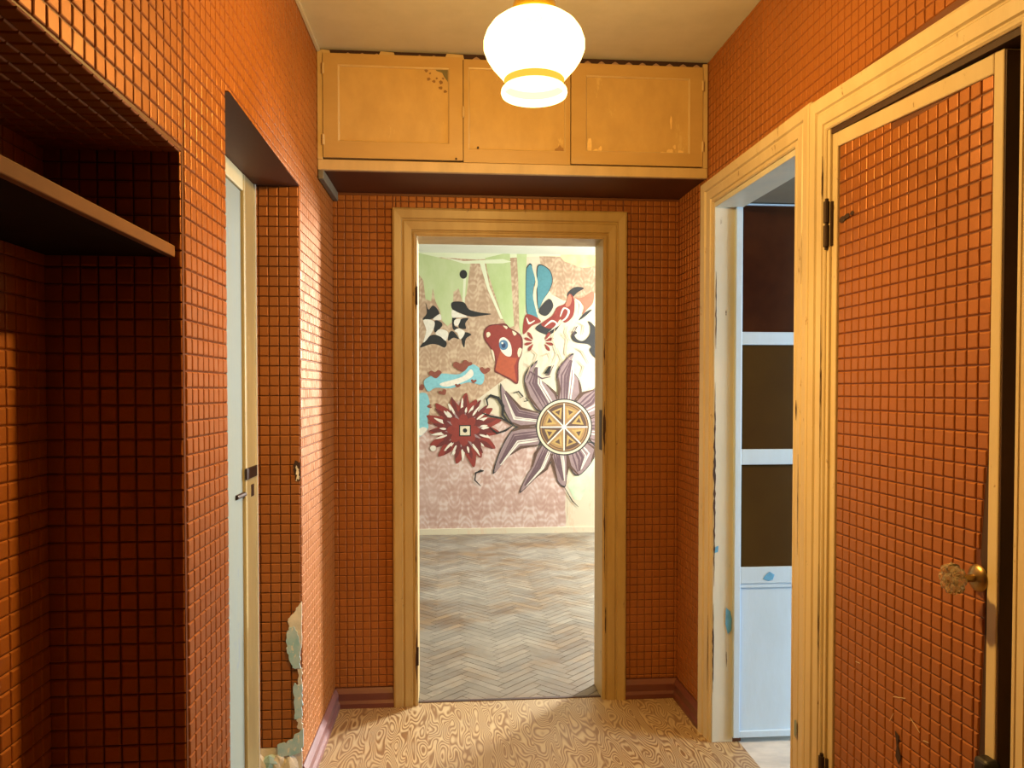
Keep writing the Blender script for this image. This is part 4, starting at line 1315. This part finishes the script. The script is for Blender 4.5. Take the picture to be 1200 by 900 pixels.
# red flower
def petals(cx, cy, r0, r1, n, wd, ph=0.0, jit=0.0, seed=1, sharp=False):
    r_ = random.Random(seed)
    out = []
    for k in range(n):
        a = ph + 2 * math.pi * k / n + r_.uniform(-jit, jit)
        R = r1 * (1 + r_.uniform(-jit, jit))
        d = (math.cos(a), math.sin(a)); q = (-d[1], d[0])
        pt = lambda t, w: (cx + d[0] * (r0 + (R - r0) * t) + q[0] * w, cy + d[1] * (r0 + (R - r0) * t) + q[1] * w)
        if sharp: out.append([pt(0, -wd * .5), pt(.35, -wd), pt(.75, -wd * .55), pt(1.0, wd * .25), pt(.7, wd * .75), pt(.35, wd), pt(0, wd * .5)])
        else: out.append([pt(0, -wd * .4), pt(.4, -wd), pt(.8, -wd * .8), pt(1, 0), pt(.8, wd * .8), pt(.4, wd), pt(0, wd * .4)])
    return out
fc = (255, 408)
flat(mu, 'flower_outer', [A6(p) for p in petals(*fc, 50, 168, 15, 26, 0.1, 0.10, 3, True)], PC['red'])
flat(mu, 'flower_fleck', [A6(p) for p in petals(*fc, 70, 135, 16, 8, 0.3, 0.12, 4, True)], PC['white'])
flat(mu, 'flower_middle', [A6(p) for p in petals(*fc, 25, 108, 11, 23, 0.2, 0.06, 5)], PC['darkred'])
flat(mu, 'flower_dark_tip', [A6(p) for p in petals(*fc, 95, 150, 15, 9, 0.1, 0.12, 13, True)], PC['darkred'])
flat(mu, 'flower_white_tip', [A6(p) for p in petals(*fc, 80, 122, 13, 5, 0.45, 0.2, 14, True)], PC['white'])
flat(mu, 'flower_gap', [A6(p) for p in petals(*fc, 35, 85, 10, 6, 0.5, 0.08, 8, True)], PC['mauve'])
flat(mu, 'flower_inner', [A6(p) for p in petals(*fc, 15, 74, 8, 20, 0.0, 0.04, 6)], PC['red'])
flat(mu, 'flower_centre_edge', [A6([(236, 386), (290, 386), (290, 438), (236, 438)])], PC['black'], False)
flat(mu, 'flower_centre', [A6([(241, 391), (285, 391), (285, 433), (241, 433)])], PC['cream'], False)
flat(mu, 'flower_pip', [A6(circ(263, 411, 10, 10))], PC['black'])
flat(mu, 'flower_dot', [A6(circ(117, 492, 13, 12))], PC['white'])
# big sun flower
sc_ = (722, 397)
sun = [([(600, 330), (520, 310), (450, 230), (430, 205), (440, 300), (480, 375), (520, 395), (600, 385)]),
       ([(600, 400), (520, 400), (480, 415), (430, 500), (398, 605), (470, 525), (520, 490), (600, 480)]),
       ([(620, 480), (590, 520), (575, 580), (550, 620), (520, 695), (590, 630), (640, 590), (670, 520)]),
       ([(660, 520), (670, 560), (690, 640), (725, 672), (735, 620), (740, 580), (735, 525)]),
       ([(740, 525), (750, 580), (790, 620), (850, 560), (870, 500), (830, 470)]),
       ([(610, 320), (560, 260), (540, 190), (552, 140), (600, 95), (575, 150), (640, 200), (680, 240), (690, 275)]),
       ([(695, 275), (700, 220), (690, 150), (720, 100), (765, 62), (750, 120), (790, 180), (800, 240), (770, 275)]),
       ([(780, 278), (810, 240), (860, 225), (900, 200), (900, 330), (840, 350)]),
       ([(845, 360), (900, 340), (900, 470), (840, 450)])]
flat(mu, 'sun_petal_edge', [A6([((x - c[0]) * 1.07 + c[0], (y - c[1]) * 1.07 + c[1]) for x, y in p]) for p in sun for c in [(sum(q[0] for q in p) / len(p), sum(q[1] for q in p) / len(p))]], PC['grey'])
flat(mu, 'sun_petal', [A6(p) for p in sun], PC['mauve'])
stripes, stripes2 = [], []
for p in sun:
    tip = max(p, key=lambda q: (q[0] - sc_[0]) ** 2 + (q[1] - sc_[1]) ** 2)
    k = p.index(tip)
    for a, b, m_, w_, lst in ((0.2, -1, 0, 9, stripes2), (0.5, -1, 0, 15, stripes2), (0.75, -1, 0, 9, stripes), (0.36, -1, 0, 12, stripes2), (0.62, -1, 0, 6, stripes)):
        bs = Vector(p[0]).lerp(Vector(p[-1]), a)
        s1 = Vector(p[max(k - 2, 1)]).lerp(Vector(p[min(k + 2, len(p) - 2)]), a)
        lst.append(A6(line([tuple(bs), tuple(bs.lerp(s1, .6)), tuple(s1), tuple(s1.lerp(Vector(tip), .75))], w_)))
flat(mu, 'petal_dark_edge', [A6(line([p[0], p[1], p[2]], 14)) for p in sun] + [A6(line([p[-1], p[-2], p[-3]], 14)) for p in sun], PC['brown'], False)
flat(mu, 'petal_stripe', stripes, PC['white'], False)
flat(mu, 'petal_dark_stripe', stripes2, PC['purple'], False)
flat(mu, 'sun_rim', [A6(circ(*sc_, 132, 32))], PC['grey'])
flat(mu, 'sun_ring', [A6(circ(*sc_, 126, 32))], PC['cream'])
flat(mu, 'sun_ring_line', [A6(circ(*sc_, 116, 32))], PC['brown'])
flat(mu, 'sun_disc', [A6(circ(*sc_, 110, 32))], PC['gold'])
flat(mu, 'sun_inner_ring', [A6(circ(*sc_, 104, 32))], PC['brown'])
flat(mu, 'sun_inner_disc', [A6(circ(*sc_, 100, 32))], PC['gold'])
segs, tris, tris2 = [], [], []
for k in range(8):
    a = 2 * math.pi * k / 8 + math.pi / 8
    if k % 2:
        segs.append(A6([sc_] + [(sc_[0] + 106 * math.cos(a + t), sc_[1] + 106 * math.sin(a + t)) for t in (-.36, -.18, 0, .18, .36)]))
    tri = lambda r0, r1, w: A6([(sc_[0] + r0 * math.cos(a), sc_[1] + r0 * math.sin(a)), (sc_[0] + r1 * math.cos(a - w), sc_[1] + r1 * math.sin(a - w)), (sc_[0] + r1 * math.cos(a + w), sc_[1] + r1 * math.sin(a + w))])
    tris.append(tri(38, 92, .28))
    tris2.append(tri(60, 82, .16))
flat(mu, 'sun_segment', segs, PC['brown'], False)
flat(mu, 'sun_triangle', tris, PC['ochre'], False)
flat(mu, 'sun_triangle_core', tris2, PC['brown'], False)
flat(mu, 'sun_spoke', [A6([(sc_[0] + 110 * math.cos(a) + 3 * math.sin(a), sc_[1] + 110 * math.sin(a) - 3 * math.cos(a)), (sc_[0] + 110 * math.cos(a) - 3 * math.sin(a), sc_[1] + 110 * math.sin(a) + 3 * math.cos(a)),
                          (sc_[0] - 110 * math.cos(a) - 3 * math.sin(a), sc_[1] - 110 * math.sin(a) + 3 * math.cos(a)), (sc_[0] - 110 * math.cos(a) + 3 * math.sin(a), sc_[1] - 110 * math.sin(a) - 3 * math.cos(a))]) for a in (0, math.pi / 4, math.pi / 2, 3 * math.pi / 4)], PC['white'], False)
# curls and squiggles
flat(mu, 'black_curl', [A6(line(p, w_)) for p, w_ in (
    ([(368, 295), (362, 268), (380, 250), (415, 262), (438, 300), (436, 340), (460, 370), (485, 385)], 15),
    ([(340, 330), (380, 345), (430, 355), (480, 385)], 9), ([(375, 395), (410, 425), (450, 412), (485, 388)], 10),
    ([(345, 600), (312, 605), (308, 640), (335, 668)], 8), ([(310, 610), (335, 595), (350, 598)], 9),
    ([(720, 670), (760, 740), (790, 770)], 5),
    ([(485, 240), (510, 232), (530, 255), (515, 262)], 8), ([(540, 260), (552, 275), (535, 278)], 8),
    ([(630, 150), (655, 115), (668, 110), (655, 150), (630, 150)], 7))], PC['black'], False)
flat(mu, 'sketch_line', [A5(line(p, 7)) for p in ([(870, 560), (850, 640), (880, 720), (860, 780)], [(900, 600), (940, 640), (930, 720), (960, 760)], [(990, 690), (1030, 710), (1070, 780)], [(700, 720), (730, 700), (760, 730), (740, 790)], [(790, 740), (830, 720), (850, 760)], [(1000, 760), (1040, 800), (1020, 860)], [(940, 560), (930, 600), (960, 650)], [(680, 780), (720, 800), (700, 850)], [(880, 690), (910, 760), (890, 800)], [(1010, 540), (1040, 560), (1030, 610)])], PC['sketch'], False)
flat(mu, 'petal_swirl', [A5(line(p, 10)) for p in ([(700, 880), (720, 830), (790, 870), (840, 860)], [(860, 790), (830, 850), (810, 850)], [(880, 880), (900, 800), (970, 720)], [(970, 620), (1000, 560), (960, 600)])], PC['purple'], False)
